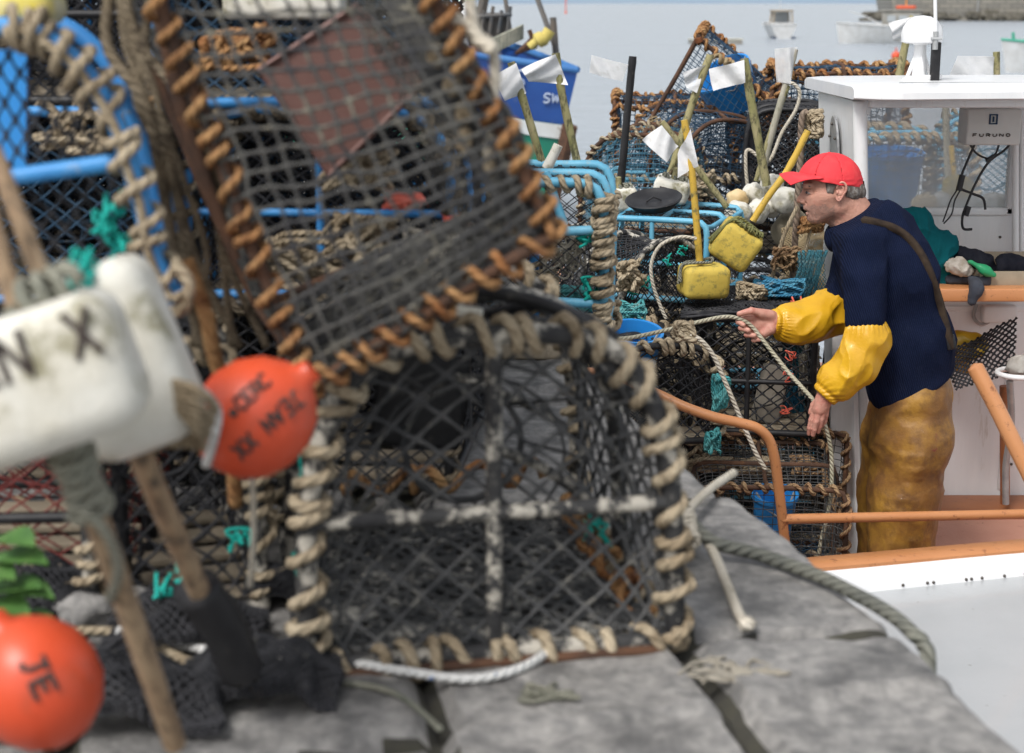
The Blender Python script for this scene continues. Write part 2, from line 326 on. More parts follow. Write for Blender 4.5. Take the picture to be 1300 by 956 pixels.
def pot(label, loc, rot=(0, 0, 0), w=.5, h=.4, l=.65, p=.5, frame='black', fr=.011, nm='net_black', cell=.05, nr=.0016, rope='rope', rr=.008, pitch=.05,
        diamond=True, ends=(1, 1), lash=('f', 'b'), base='slats', knots=False, cat='lobster pot', name='lobster_pot', group=None, jit=.006, seed=0, funnel=True, hoops=3, n=4, wr=None, rails=True, corner=None, drop=0.0, basemat='wood'):
    """one creel: base at z=0, width along x, length along y"""
    root = thing(name, label, cat, loc, rot, group); rs = random.Random(seed + 11)
    sc = section(w, h, p); m = len(sc); ss = np.linspace(0, 1, m)
    def sec(u): return np.stack([np.interp(u, ss, sc[:, 0]), np.interp(u, ss, sc[:, 1])], -1)
    # even spacing along the arch
    d = np.concatenate([[0], np.cumsum(np.linalg.norm(np.diff(sc, axis=0), axis=1))]); arc = d[-1]
    us = np.linspace(0, arc, 40); fx = np.interp(us, d, sc[:, 0]); fz = np.interp(us, d, sc[:, 1]); uu = np.linspace(0, 1, 40)
    def S(u, v):
        sagm = 1 - .05 * np.abs(np.sin(np.asarray(v) * math.pi * (hoops - 1)))
        return np.stack([np.interp(u, uu, fx) * sagm, np.asarray(v) * l, np.interp(u, uu, fz) * sagm], -1)
    hoop = lambda y: np.stack([fx, np.full(40, y), fz], -1)
    fm = MB()
    for i in range(hoops): fm.tube(hoop(l * i / (hoops - 1)) + .004 * vn3(hoop(i * 1.3 + seed), 5), fr, 8)
    c = [(-w / 2, 0, 0), (w / 2, 0, 0), (w / 2, l, 0), (-w / 2, l, 0)]
    for i in range(4): fm.tube(lin(c[i], c[(i + 1) % 4]), fr, 8)
    if rails:
        for u in (.28, .5, .72): fm.tube(S(np.full(5, u), np.linspace(0, 1, 5)), fr * .85, 8)
    if corner:
        fm.tube(lin((0, 0, 0), (0, 0, h)), fr * .8, 8); fm.tube(lin((-w / 2, 0, h * .45), (w / 2, 0, h * .45)), fr * .8, 8)
    fm.build('frame', M[frame], root)
    nb = MB()
    off = .0 if frame != nm else 0
    net(nb, S, max(3, round(arc / cell)), max(3, round(l / cell)), nr, diamond, jit, n, knots, drop, seed)
    def E(y, bul): return lambda u, v: np.stack([np.interp(u, uu, fx), y + bul * np.sin(np.pi * np.asarray(u)) * np.sin(np.pi * np.asarray(v)), np.interp(u, uu, fz) * np.asarray(v)], -1)
    for k, y in ((0, 0), (1, l)):
        if ends[k]: net(nb, E(y, .03 * (1 if k == 0 else -1)), max(3, round(arc / cell * .8)), max(3, round(h / cell)), nr, diamond, jit, n, knots, drop, seed + 5)
    nb.build('netting', M[nm], root, smooth='all')
    if base == 'slats':
        for i in range(5):
            y = l * (i + .5) / 5; MB().box((0, y, .004), (w - .02, .05, .014), bev=.003).build('slat', M[basemat], root)
    elif base == 'net':
        b2 = MB(); net(b2, patch((-w / 2, 0, 0), (w / 2, 0, 0), (w / 2, l, 0), (-w / 2, l, 0)), round(w / cell), round(l / cell), nr, False, jit, n); b2.build('base_net', M[nm], root, smooth='all')
    if funnel:
        g = MB(); rg = min(w, h) * .2; cz = h * .5; t = np.linspace(0, 2 * math.pi, 18, endpoint=False)
        ring = np.stack([rg * np.cos(t), np.full(18, l * .45), cz + rg * np.sin(t)], -1); g.tube(ring, .006, 6, closed=True)
        for k in range(0, 18, 2):
            e = np.array([w * .46 * math.cos(t[k]), l * .08, cz + h * .42 * math.sin(t[k])]); g.tube(lin(ring[k], e, 3), nr * 1.3, 4, fast=True)
        for q in (.35, .7): g.tube(ring * (1 - q) + q * np.stack([w * .46 * np.cos(t), np.full(18, l * .08), cz + h * .42 * np.sin(t)], -1), nr * 1.2, 4, closed=True)
        g.build('entrance_funnel', M[nm], root, smooth='all')
    if rope:
        lb = MB(); Rr = wr or fr + rr * .8
        P = {'f': hoop(0), 'b': hoop(l), 'm': hoop(l / 2), 'bf': lin(c[0], c[1], 8), 'bl': lin(c[0], c[3], 8), 'br': lin(c[1], c[2], 8), 'top': S(np.full(9, .5), np.linspace(0, 1, 9)), 'tl': S(np.full(9, .28), np.linspace(0, 1, 9)), 'tr': S(np.full(9, .72), np.linspace(0, 1, 9))}
        for i, k in enumerate(lash): coil(lb, P[k], Rr, pitch, rr, seed=seed + i)
        lb.build('lashing', M[rope], root, smooth='all')
    return root
def tangle(mb, c, size, r, n=6, pts=9, seed=0, k=1.0):
    rr = random.Random(seed)
    for i in range(n):
        P = [(c[0] + rr.uniform(-1, 1) * size[0], c[1] + rr.uniform(-1, 1) * size[1], c[2] + rr.uniform(-1, 1) * size[2]) for _ in range(pts)]
        Q = spline(P, 7); mb.tube(Q, r * rr.uniform(.75, 1.15), 6); mb.fuzz(Q, r, 40, r * 1.6, seed=i)
    return mb
FONT = {'A': [[(0, 0), (.5, 1), (1, 0)], [(.2, .38), (.8, .38)]], 'N': [[(0, 0), (0, 1), (1, 0), (1, 1)]], 'X': [[(0, 0), (1, 1)], [(0, 1), (1, 0)]],
        'J': [[(.2, 1), (1, 1)], [(.65, 1), (.65, .2), (.45, 0), (.15, .05)]], 'E': [[(1, 0), (0, 0), (0, 1), (1, 1)], [(0, .5), (.8, .5)]], 'F': [[(0, 0), (0, 1), (1, 1)], [(0, .5), (.8, .5)]],
        'G': [[(1, .85), (.7, 1), (.25, 1), (0, .7), (0, .3), (.25, 0), (.75, 0), (1, .25), (1, .5), (.6, .5)]], 'R': [[(0, 0), (0, 1), (.75, 1), (1, .8), (1, .65), (.75, .5), (0, .5)], [(.5, .5), (1, 0)]],
        'S': [[(1, .85), (.75, 1), (.25, 1), (0, .8), (.1, .6), (.9, .4), (1, .2), (.75, 0), (.25, 0), (0, .15)]], 'U': [[(0, 1), (0, .25), (.25, 0), (.75, 0), (1, .25), (1, 1)]],
        'O': [[(.25, 0), (0, .3), (0, .7), (.25, 1), (.75, 1), (1, .7), (1, .3), (.75, 0), (.25, 0)]], 'W': [[(0, 1), (.25, 0), (.5, .8), (.75, 0), (1, 1)]], 'C': [[(1, .85), (.7, 1), (.25, 1), (0, .7), (0, .3), (.25, 0), (.75, 0), (1, .15)]],
        'T': [[(0, 1), (1, 1)], [(.5, 1), (.5, 0)]], 'o': [[(.25, .1), (0, .3), (.25, .5), (.6, .5), (.8, .3), (.6, .1), (.25, .1)]], 'M': [[(0, 0), (0, 1), (.5, .4), (1, 1), (1, 0)]], 'Z': [[(0, 1), (1, 1), (0, 0), (1, 0)]], ' ': []}
def write(mb, text, f, x0, y0, cw, ch, r, gap=.35, sq=.25):
    """strokes of the letters laid on a surface; f(x, y) gives a point on it"""
    for ch_ in text:
        for st in FONT[ch_]:
            P = []
            for a, b in zip(st[:-1], st[1:]):
                for t in np.linspace(0, 1, 6)[:-1]: P.append((a[0] + (b[0] - a[0]) * t, a[1] + (b[1] - a[1]) * t))
            P.append(st[-1]); mb.tube(A([f(x0 + q[0] * cw, y0 + q[1] * ch) for q in P]), r, 6)
        x0 += cw * (1 + gap)
# ================================================================== THE SETTING
SEA = -1.75
def build_water():
    m = bpy.data.materials.new('sea water'); m.use_nodes = True; t = m.node_tree; N = t.nodes; L = t.links; b = N['Principled BSDF']
    b.inputs['Base Color'].default_value = (.34, .38, .42, 1); b.inputs['Roughness'].default_value = .2; b.inputs['IOR'].default_value = 1.33
    tc = N.new('ShaderNodeTexCoord'); pr = None
    for sc_, dist, sy in ((.25, .28, 2.2), (1.1, .14, 2.6), (5, .03, 1.8)):
        mp = N.new('ShaderNodeMapping'); mp.inputs['Scale'].default_value = (sc_, sc_ * sy, 1); L.new(tc.outputs['Object'], mp.inputs[0])
        n = N.new('ShaderNodeTexNoise'); n.inputs['Scale'].default_value = 1; n.inputs['Detail'].default_value = 4; L.new(mp.outputs[0], n.inputs['Vector'])
        bp = N.new('ShaderNodeBump'); bp.inputs['Distance'].default_value = dist; bp.inputs['Strength'].default_value = 1; L.new(n.outputs['Fac'], bp.inputs['Height'])
        if pr: L.new(pr, bp.inputs['Normal'])
        pr = bp.outputs[0]
    L.new(pr, b.inputs['Normal'])
    mb = MB(); mb.poly([(-3000, -60, SEA), (3000, -60, SEA), (3000, 6000, SEA), (-3000, 6000, SEA)])
    tag(mb.build('water', m, smooth=False), kind='structure')
    x = np.linspace(-1500, 1500, 160); d = np.linspace(0, 1, 8)
    G = []
    for k in d:
        base = np.stack([x, 1150 + 500 * k + 60 * np.sin(x / 300), np.zeros_like(x)], -1); hgt = SEA - .5 + k ** .8 * (26 + 18 * vn(base, .004) + 6 * vn(base, .02)); base[:, 2] = hgt; G.append(base)
    hm = mat('distant hazed hills', (.20, .27, .36), (.24, .31, .38), .95, .02, c3=(.2, .26, .3))  # blue of the distance haze is put into the hill colour
    tag(MB().grid(np.array(G), flip=True).build('hills', hm), kind='structure')
ED0 = Vector((.644, 2.07, 0)); EDD = Vector((-.2296, 1, 0)).normalized(); EDN = Vector((-EDD.y, EDD.x, 0))   # edge start, direction, inland normal
def qp(s, t, z=0): return ED0 + EDD * s + EDN * t + Vector((0, 0, z))
def build_quay():
    s = np.concatenate([np.linspace(-6, -1.2, 12), np.arange(-1.15, 2.6, .014), np.linspace(2.65, 9, 80)])
    t = np.concatenate([[0, .0, .004, .012, .024, .04], np.arange(.055, 1.5, .016), np.linspace(1.6, 4, 40), np.linspace(4.5, 30, 12)])
    Sg, Tg = np.meshgrid(s, t, indexing='ij'); P = np.stack([Sg, Tg, np.zeros_like(Sg)], -1)
    wob = .014 * vn(P, 3) + .005 * vn(P, 11)
    def joint(d, wd): return np.clip(1 - np.abs(d) / wd, 0, 1) ** .7
    cap = np.where(Sg < .28, .335, .62) + .02 * vn(P, 1.1)
    J = joint(Tg - cap + wob, .028)
    for k, sj in enumerate((-2.1, -.98, .236, .93, 1.72, 2.7, 3.6, 4.5, 5.6, 7)): J = np.maximum(J, joint(Sg - sj - wob + .12 * (Tg - .3) * (1 if k % 2 else -.5), .026) * (Tg < cap))
    for row in range(10):
        t0 = .74 + .52 * row; J = np.maximum(J, joint(Tg - t0 - wob * 1.5, .026))
        for k in range(-8, 14): J = np.maximum(J, joint(Sg - (k * .83 + row * .37 + .1 * math.sin(k * 7.)) - wob, .024) * ((Tg > t0) & (Tg < t0 + .52)))
    slab = .012 * vn(np.stack([np.floor(Sg / .9), np.floor(Tg / .7), 0 * Sg], -1), 1.7)
    z = .009 * vn(P, 2.1) + .005 * vn(P, 6) + .003 * vn(P, 17) + .003 * vn(P, 36) + slab - .038 * J
    r = .035; e = np.clip(1 - Tg / r, 0, 1); z -= r * (1 - np.sqrt(np.clip(1 - e * e, 0, 1))) * 1.0
    z -= .006; z[:, 0] = -4.0
    edgew = .012 * vn(P, 2.3) + .006 * vn(P, 8)
    X = ED0.x + EDD.x * Sg + EDN.x * (Tg + edgew); Y = ED0.y + EDD.y * Sg + EDN.y * (Tg + edgew)
    G = np.stack([X, Y, z], -1)
    m = M['stone']
    Jf = (J[:-1, :-1] + J[1:, 1:]) / 2 > .45; gb = MB().grid(G); F_, U_, MI = gb.f[4][0]; gb.f[4][0] = (F_, U_, Jf.ravel().astype(int)); o = gb.build('quay', [m, mat('mossy dirt', (.04, .038, .034), (.065, .062, .045), .95, 20, .004, 80)]); tag(o, kind='structure')
    # moss growing in the joints of the cap stones
    mb = MB(); rr = random.Random(5)
    for k in range(900):
        si = rr.choice((.16, .16, -.98, .93)); tt = rr.uniform(.05, .72); sj = si - .12 * (tt - .3) * (-.5 if si in (.16,) else 1) + rr.gauss(0, .012)
        if rr.random() < .25: tt = .745 + rr.gauss(0, .012); sj = rr.uniform(-.6, 1)
        q = qp(sj, tt, -.055 + rr.uniform(0, .012)); a = rr.uniform(0, 6.3); h = rr.uniform(.004, .012)
        mb.add([q, q + Vector((math.cos(a) * h, math.sin(a) * h, h * .7)), q + Vector((-math.sin(a) * h, math.cos(a) * h, h))], [[0, 1, 2]])
    mm = mat('moss', (.06, .075, .02), (.11, .12, .035), .9, 40); tag(mb.build('moss', mm), 'low green moss growing in the joints of the quay stones', 'moss', kind='stuff')
def hull_grid(L, B, D, rise=.35, flare=.25, transom=.8, full=2.4, m=22, bowrake=.3, deep=.3):
    ts = np.linspace(0, 1, m); G = []
    for t in ts:
        hb = B / 2 * (transom + (1 - transom) * math.sin(min(t / .4, 1) * math.pi / 2)) * max(0.0, 1 - max(0, (t - .42) / .58) ** full)
        sh = D + rise * max(0, t - .35) ** 1.6; row = []
        for k in np.linspace(0, 1, 13):
            wv = (k ** .55) * (1 - flare * (1 - k) * (t ** 2)); z = -deep + (sh + deep) * k ** 1.15
            row.append((hb * wv, L * (t - .5) + bowrake * k * t ** 6, z))
        G.append(row)
    G = np.array(G); mir = G.copy()[:, ::-1]; mir[..., 0] *= -1
    return np.concatenate([mir, G[:, 1:]], 1), G
def fit(root, names): pass
def small_boat(name, label, Xp, Y, yaw, L, B, D, hullm, trimm, build):
    p = at(Xp, 400, Y); root = thing(name, label, 'boat', (p.x, Y, SEA), (0, 0, yaw))
    full, half = hull_grid(L, B, D); MB().grid(full).grid(np.array([full[0][:13], full[0][13 - 1:][::-1]])).build('hull', hullm, root)
    g = MB()
    for sg in (1, -1):
        e = half[:, -1] * np.array([sg, 1, 1]); g.tube(e + np.array([0, 0, .01]), .05, 6)
    g.tube(np.array([half[0, -1], half[0, -1] * [-1, 1, 1]]) + [0, 0, .01], .05, 6); g.build('gunwale', trimm, root)
    dk = half[:, -3]; MB().grid(np.array([dk, dk * [-1, 1, 1]])).build('deck', trimm, root)
    build(root, half); return root
def far_boats():
    wh = mat('white hull', (.56, .57, .57), (.45, .45, .44), .4, 2, c3=(.45, .43, .38)); dark = mat('dark waterline', (.03, .05, .09)); tan = mat('tan canvas', (.38, .3, .2), (.3, .24, .17), .8, 3)
    glass = mat('boat glass', (.35, .38, .4), rough=.1); gry = mat('weathered grey cabin', (.20, .195, .175), (.3, .285, .25), .7, 1.5, c3=(.2, .14, .1)); red = mat('orange red roof', (.6, .10, .04)); grn = mat('green gunwale', (.03, .3, .2), (.05, .36, .24), .4, 3)
    def b1(root, half):
        MB().box((0, -1.2, 1.0), (1.5, 1.6, .18), bev=.05).build('cabin_base', wh, root)
        f = MB()
        for sx in (-.62, .62):
            for y in (-1.9, -.5): f.tube([(sx * 1.1, y, 1.05), (sx, y, 1.9)], .06, 6)
        f.box((0, -1.2, 1.95), (1.45, 1.7, .1), bev=.04); f.build('canopy', tan, root)
        MB().box((0, -2.42, .06), (1.7, .05, .16)).build('waterline', dark, root); MB().box((0, -.5, 1.5), (1.25, .03, .75)).build('windscreen', glass, root); MB().box((0, 0.9, 1.0), (1.2, 1.6, .3), bev=.1).build('foredeck_cabin', wh, root)
        MB().tube([(0, -.5, 2), (0, -.5, 3.2)], .02, 5).build('mast', wh, root)
    small_boat('motorboat', 'small white motorboat with tan canopy moored alone on the open water', 975, 116, 0, 5, 2.25, .95, wh, wh, b1)
    def b2(root, half):
        w_ = MB().box((0, -.7, 1.45), (1.5, 2.4, 1.1), bev=.08); w_.build('cabin', gry, root)
        MB().box((0, -.7, 2.06), (1.7, 2.6, .1), bev=.03).build('cabin_roof', gry, root)
        MB().box((0, -.9, 2.25), (.9, 1.2, .22), bev=.08).build('life_raft', red, root)
        for y in (-1.5, -.7, .0):
            MB().box((-.76, y - .1, 1.55), (.03, .5, .4)).build('window', glass, root)
        MB().tube([(0, -.9, 2.3), (0, -.9, 4)], .05, 6).build('mast', mat('orange mast', (.6, .25, .05)), root)
        r = MB(); r.tube([(-.6, .6, 1.2), (-.5, 1.6, 1.7), (0, 2.6, 2.0)], .025, 5); r.tube([(.6, .6, 1.2), (.5, 1.6, 1.7), (0, 2.6, 2.0)], .025, 5); r.build('bow_rail', wh, root)
    small_boat('cabin_cruiser', 'white boat with weathered grey cabin moored before the stone pier', 1112, 101, R(72), 6.2, 2.3, 1.1, wh, wh, b2)
    def b3(root, half):
        MB().box((0, -.6, .75), (1.3, .25, .05)).build('thwart', tan, root); MB().tube([(0, 1.9, .8), (0, 2.0, 1.5)], .06, 6).build('stem_post', grn, root)
    small_boat('rowing_boat', 'white rowing boat with green gunwale at right edge of the water', 1330, 60, R(75), 4.2, 1.8, 1.05, wh, grn, b3)
    p = at(912, 55, 100); root = thing('pontoon', 'low pale floating pontoon on the water left of the canopied motorboat', 'pontoon', (p.x - .2, 100, SEA))
    MB().box((0, 0, .12), (3.2, 1.6, .3), bev=.04).build('float', gry, root); MB().box((0, 0, .3), (3.3, 1.7, .06)).build('decking', mat('pale deck', (.5, .48, .4)), root)
    for x_, Y_, l in ((1138, 75, 'small red mooring buoy afloat behind the radar dome'), (718, 330, 'tiny red marker far out on the water near the top')):
        q = at(x_, 60, Y_); o = MB().ball((0, 0, .12), .22 if Y_ < 100 else .3, 8); o.tube([(0, 0, .2), (0, 0, .5 if Y_ < 100 else 3.2)], .04 if Y_ < 100 else .12, 5); o = o.build('mooring_buoy', M['buoy_red']); o.location = (q.x, Y_, SEA); tag(o, l, 'buoy')
    # stone pier
    q = at(1118, 20, 214); root = thing('stone_pier', 'long grey stone pier wall with seaweed covered rocks at its foot', 'pier', (q.x, 214, SEA))
    bt = bpy.data.materials.new('pier masonry'); bt.use_nodes = True; t = bt.node_tree; bk = t.nodes.new('ShaderNodeTexBrick'); tc = t.nodes.new('ShaderNodeTexCoord'); mp = t.nodes.new('ShaderNodeMapping'); mp.inputs['Rotation'].default_value = (R(90), 0, 0)
    t.links.new(tc.outputs['Object'], mp.inputs[0]); t.links.new(mp.outputs[0], bk.inputs[0]); bk.inputs['Scale'].default_value = 1; bk.inputs['Brick Width'].default_value = 1.6; bk.inputs['Row Height'].default_value = .55; bk.inputs['Mortar Size'].default_value = .05
    bk.inputs['Color1'].default_value = (.2, .19, .17, 1); bk.inputs['Color2'].default_value = (.28, .26, .22, 1); bk.inputs['Mortar'].default_value = (.1, .1, .09, 1); t.links.new(bk.outputs[0], t.nodes['Principled BSDF'].inputs[0])
    MB().prism([(1.5, -2, 0), (0.5, -2, 4.2), (90, -2, 4.6), (90, -2, 0)], (0, 9, 0)).build('pier_wall', bt, root, smooth=False)
    MB().prism([(1, -1.6, 4.2), (1, -1.6, 5.2), (90, -1.6, 5.8), (90, -1.6, 4.6)], (0, .7, 0)).build('parapet', bt, root, smooth=False)
    rk = MB(); rr = random.Random(2)
    for i in range(240):
        x = rr.uniform(-3, 80); rk.ball((x, rr.uniform(-5.5, -1.5), rr.uniform(-.3, .9)), (rr.uniform(.5, 1.2), rr.uniform(.5, 1), rr.uniform(.3, .7)), 6, (0, 0, rr.uniform(0, 3)), amp=.25)
    rk.build('foot_rocks', mat('weedy rock', (.05, .045, .03), (.13, .12, .1), .8, 1.5, c3=(.07, .07, .03)), root)
    for x in (12.3, 30, 34.8): MB().tube([(x, -2.2, .5), (x, -2.2, 3.6)], .09, 6).build('ladder_rail', M['galv'], root)
def trawler():
    root = thing('fishing_trawler', 'blue and green fishing trawler with its high bow towards the pots', 'trawler', (0, 0, SEA))
    # bow at px (728,95) about 20 m off, hull running away to the left
    Y0 = 18.0; stem = globals()['at'](733, 92, Y0); k = Vector((-1, .62, 0)).normalized(); nrm = Vector((-k.y, k.x, 0)); nrm = nrm if nrm.y < 0 else -nrm
    Lh = 13; m = 30; G = {1: [], -1: []}
    zs = stem.z - SEA
    for i, t in enumerate(np.linspace(0, 1, m) ** 1.4):
        hb = 2.1 * (1 - (1 - min(t / .55, 1)) ** 2.3) * (1 if t < .8 else 1 - .3 * (t - .8) / .2); sh = zs + .55 * math.sin(min(1, t * 2.6) * math.pi / 2) - .5 * max(0, t - .3)
        for sg in (1, -1):
            row = []
            for q in np.linspace(0, 1, 15):
                wv = (q ** .5) * (.42 + .58 * q) if t < .3 else (q ** .5) * (.42 + .58 * q) * (1 - (t - .3)) + (q ** .35) * (t - .3)
                z = -.9 + (sh + .9) * q; rk = .75 * (1 - q) * (1 - t) ** 6
                p = stem + k * (Lh * t + rk) + nrm * sg * hb * wv; row.append((p.x, p.y, z))
            G[sg].append(row)
    blue = mat('blue hull paint', (.008, .048, .22), (.013, .07, .28), .35, 1.4, .004, 3, c3=(.1, .13, .2), f3=(.6, .75), sc3=3, coat=.3); green = mat('green hull paint', (.008, .15, .095), (.012, .19, .12), .45, 1.2, .004, 3, c3=(.06, .16, .11)); whl = mat('white stripe', (.6, .62, .62), (.5, .5, .48), .5, 3, c3=(.3, .25, .2))
    A1 = np.array(G[1]); A2 = np.array(G[-1])
    for A_, fl in ((A1, 1), (A2, 0)):
        MB().grid(A_[:, :12], flip=bool(fl)).build('lower_hull', green, root); MB().grid(A_[:, 11:], flip=bool(fl)).build('upper_hull', blue, root)
        st = A_[:, 10:12].copy(); ofs = np.array([nrm.x, nrm.y, 0]) * (.03 if fl else -.03); st[:, 0] = st[:, 1] + (st[:, 0] - st[:, 1]) * .8; MB().grid(st + ofs, flip=bool(fl)).build('stripe', whl, root)
        MB().tube(A_[:, -1] + [0, 0, .03], .04, 8).build('gunwale', mat('dull blue rail', (.03, .13, .36), c2=(.05, .18, .42)), root)
    dk = A1[:, -3]; dk2 = A2[:, -3]; MB().grid(np.array([dk, dk2])).build('deck', M['galv'], root)
    sp = [Vector(A1[0][q]) - k * .07 for q in range(0, 12)]; MB().tube(sp, .10, 6).build('stem_bar', M['rust_dark'], root)
    # letters on the near bow
    def onhull(x, z):          # x metres from the stem, z metres above the sea
        t = (x / Lh) ** (1 / 1.4) * (m - 1); i = int(t); f = t - i; row = A1[i] * (1 - f) + A1[min(i + 1, m - 1)] * f
        q = np.interp(z, row[:, 2], np.arange(15)); j = min(int(q), 13); p = row[j] * (1 - (q - j)) + row[j + 1] * (q - j); return Vector(p) + nrm * .03
    lw = mat('faded lettering', (.36, .42, .55)); root_l = MB(); top = zs
    for ch_, xs, z0, ww, hh in (('S', .60, top - .16, -.13, .18), ('S', .25, top - .34, -.06, .10), ('W', .17, top - .34, -.07, .10)):
        write(root_l, ch_, lambda a, b: onhull(max(a, .02), b), xs + .0, z0, ww, hh, .013)
    root_l.build('lettering', lw, root)
    at = lambda x, y, Y: globals()['at'](x, y, Y) - Vector((0, 0, SEA))
    st = M['galv']; dk_ = mat('dark rigging', (.05, .06, .07), (.12, .10, .08), .6, 3)
    g = MB(); g.tube([at(588, 60, 19.5), at(590, -60, 19.5)], .07, 8); g.build('mast', M['white_dirty'], root)
    g = MB(); g.tube([at(668, -40, 19.3), at(705, 60, 18.6)], .035, 6); g.tube([at(702, 22, 18.6), at(706, 72, 18.6)], .045, 6); g.tube([at(616, -10, 19.5), at(606, 45, 19.5)], .07, 6); g.tube([at(575, 35, 20), at(640, 25, 19.5)], .05, 6); g.tube([at(640, -10, 19.5), at(648, 42, 19.3)], .03, 6); g.build('rigging', dk_, root)
    g = MB()
    for q in range(5): g.tube([at(600 + q * 11, 42, 19.3), at(604 + q * 11, 8 + 5 * (q % 2), 19.3)], .025, 6)
    g.tube([at(598, 22, 19.3), at(650, 18, 19.3)], .03, 6); g.box(at(622, 32, 19.5), (.45, .3, .3), bev=.05); g.box(at(600, 40, 19.7), (.5, .4, .35), bev=.05); g.build('deck_winch', dk_, root)
    g = MB(); c = at(640, 48, 19)
    for q in range(5): t = np.linspace(0, 2 * math.pi, 20, endpoint=False); g.tube(np.stack([c.x + .22 * np.cos(t), c.y + .2 * np.sin(t), c.z - .1 + .035 * q + .1 * np.cos(t)], -1), .02, 5, closed=True)
    g.build('rope_coil', M['rope_grey'], root)
    g = MB(); g.tube([at(655, 68, 18.6), at(672, 58, 18.5), at(680, 45, 18.5)], [.02, .06, .035], 6); g.tube([at(672, 38, 18.5), at(680, 62, 18.5)], .03, 6); g.build('anchor', M['rust_dark'], root)
    g = MB(); g.tube(spline([at(672, 60, 18.4), at(682, 52, 18.4), at(692, 47, 18.4), at(698, 38, 18.4)], 5), [.05] * 5 + [.09] * 5 + [.07] * 6, 8); g.build('yellow_bundle', mat('faded yellow cloth', (.6, .5, .15), (.5, .4, .1), .8, 4), root)
    ws = MB().box(at(380, 20, 26) + Vector((0, 0, 0)), (3, 3, 2.6), bev=.1); ws.build('wheelhouse', M['white_dirty'], root)
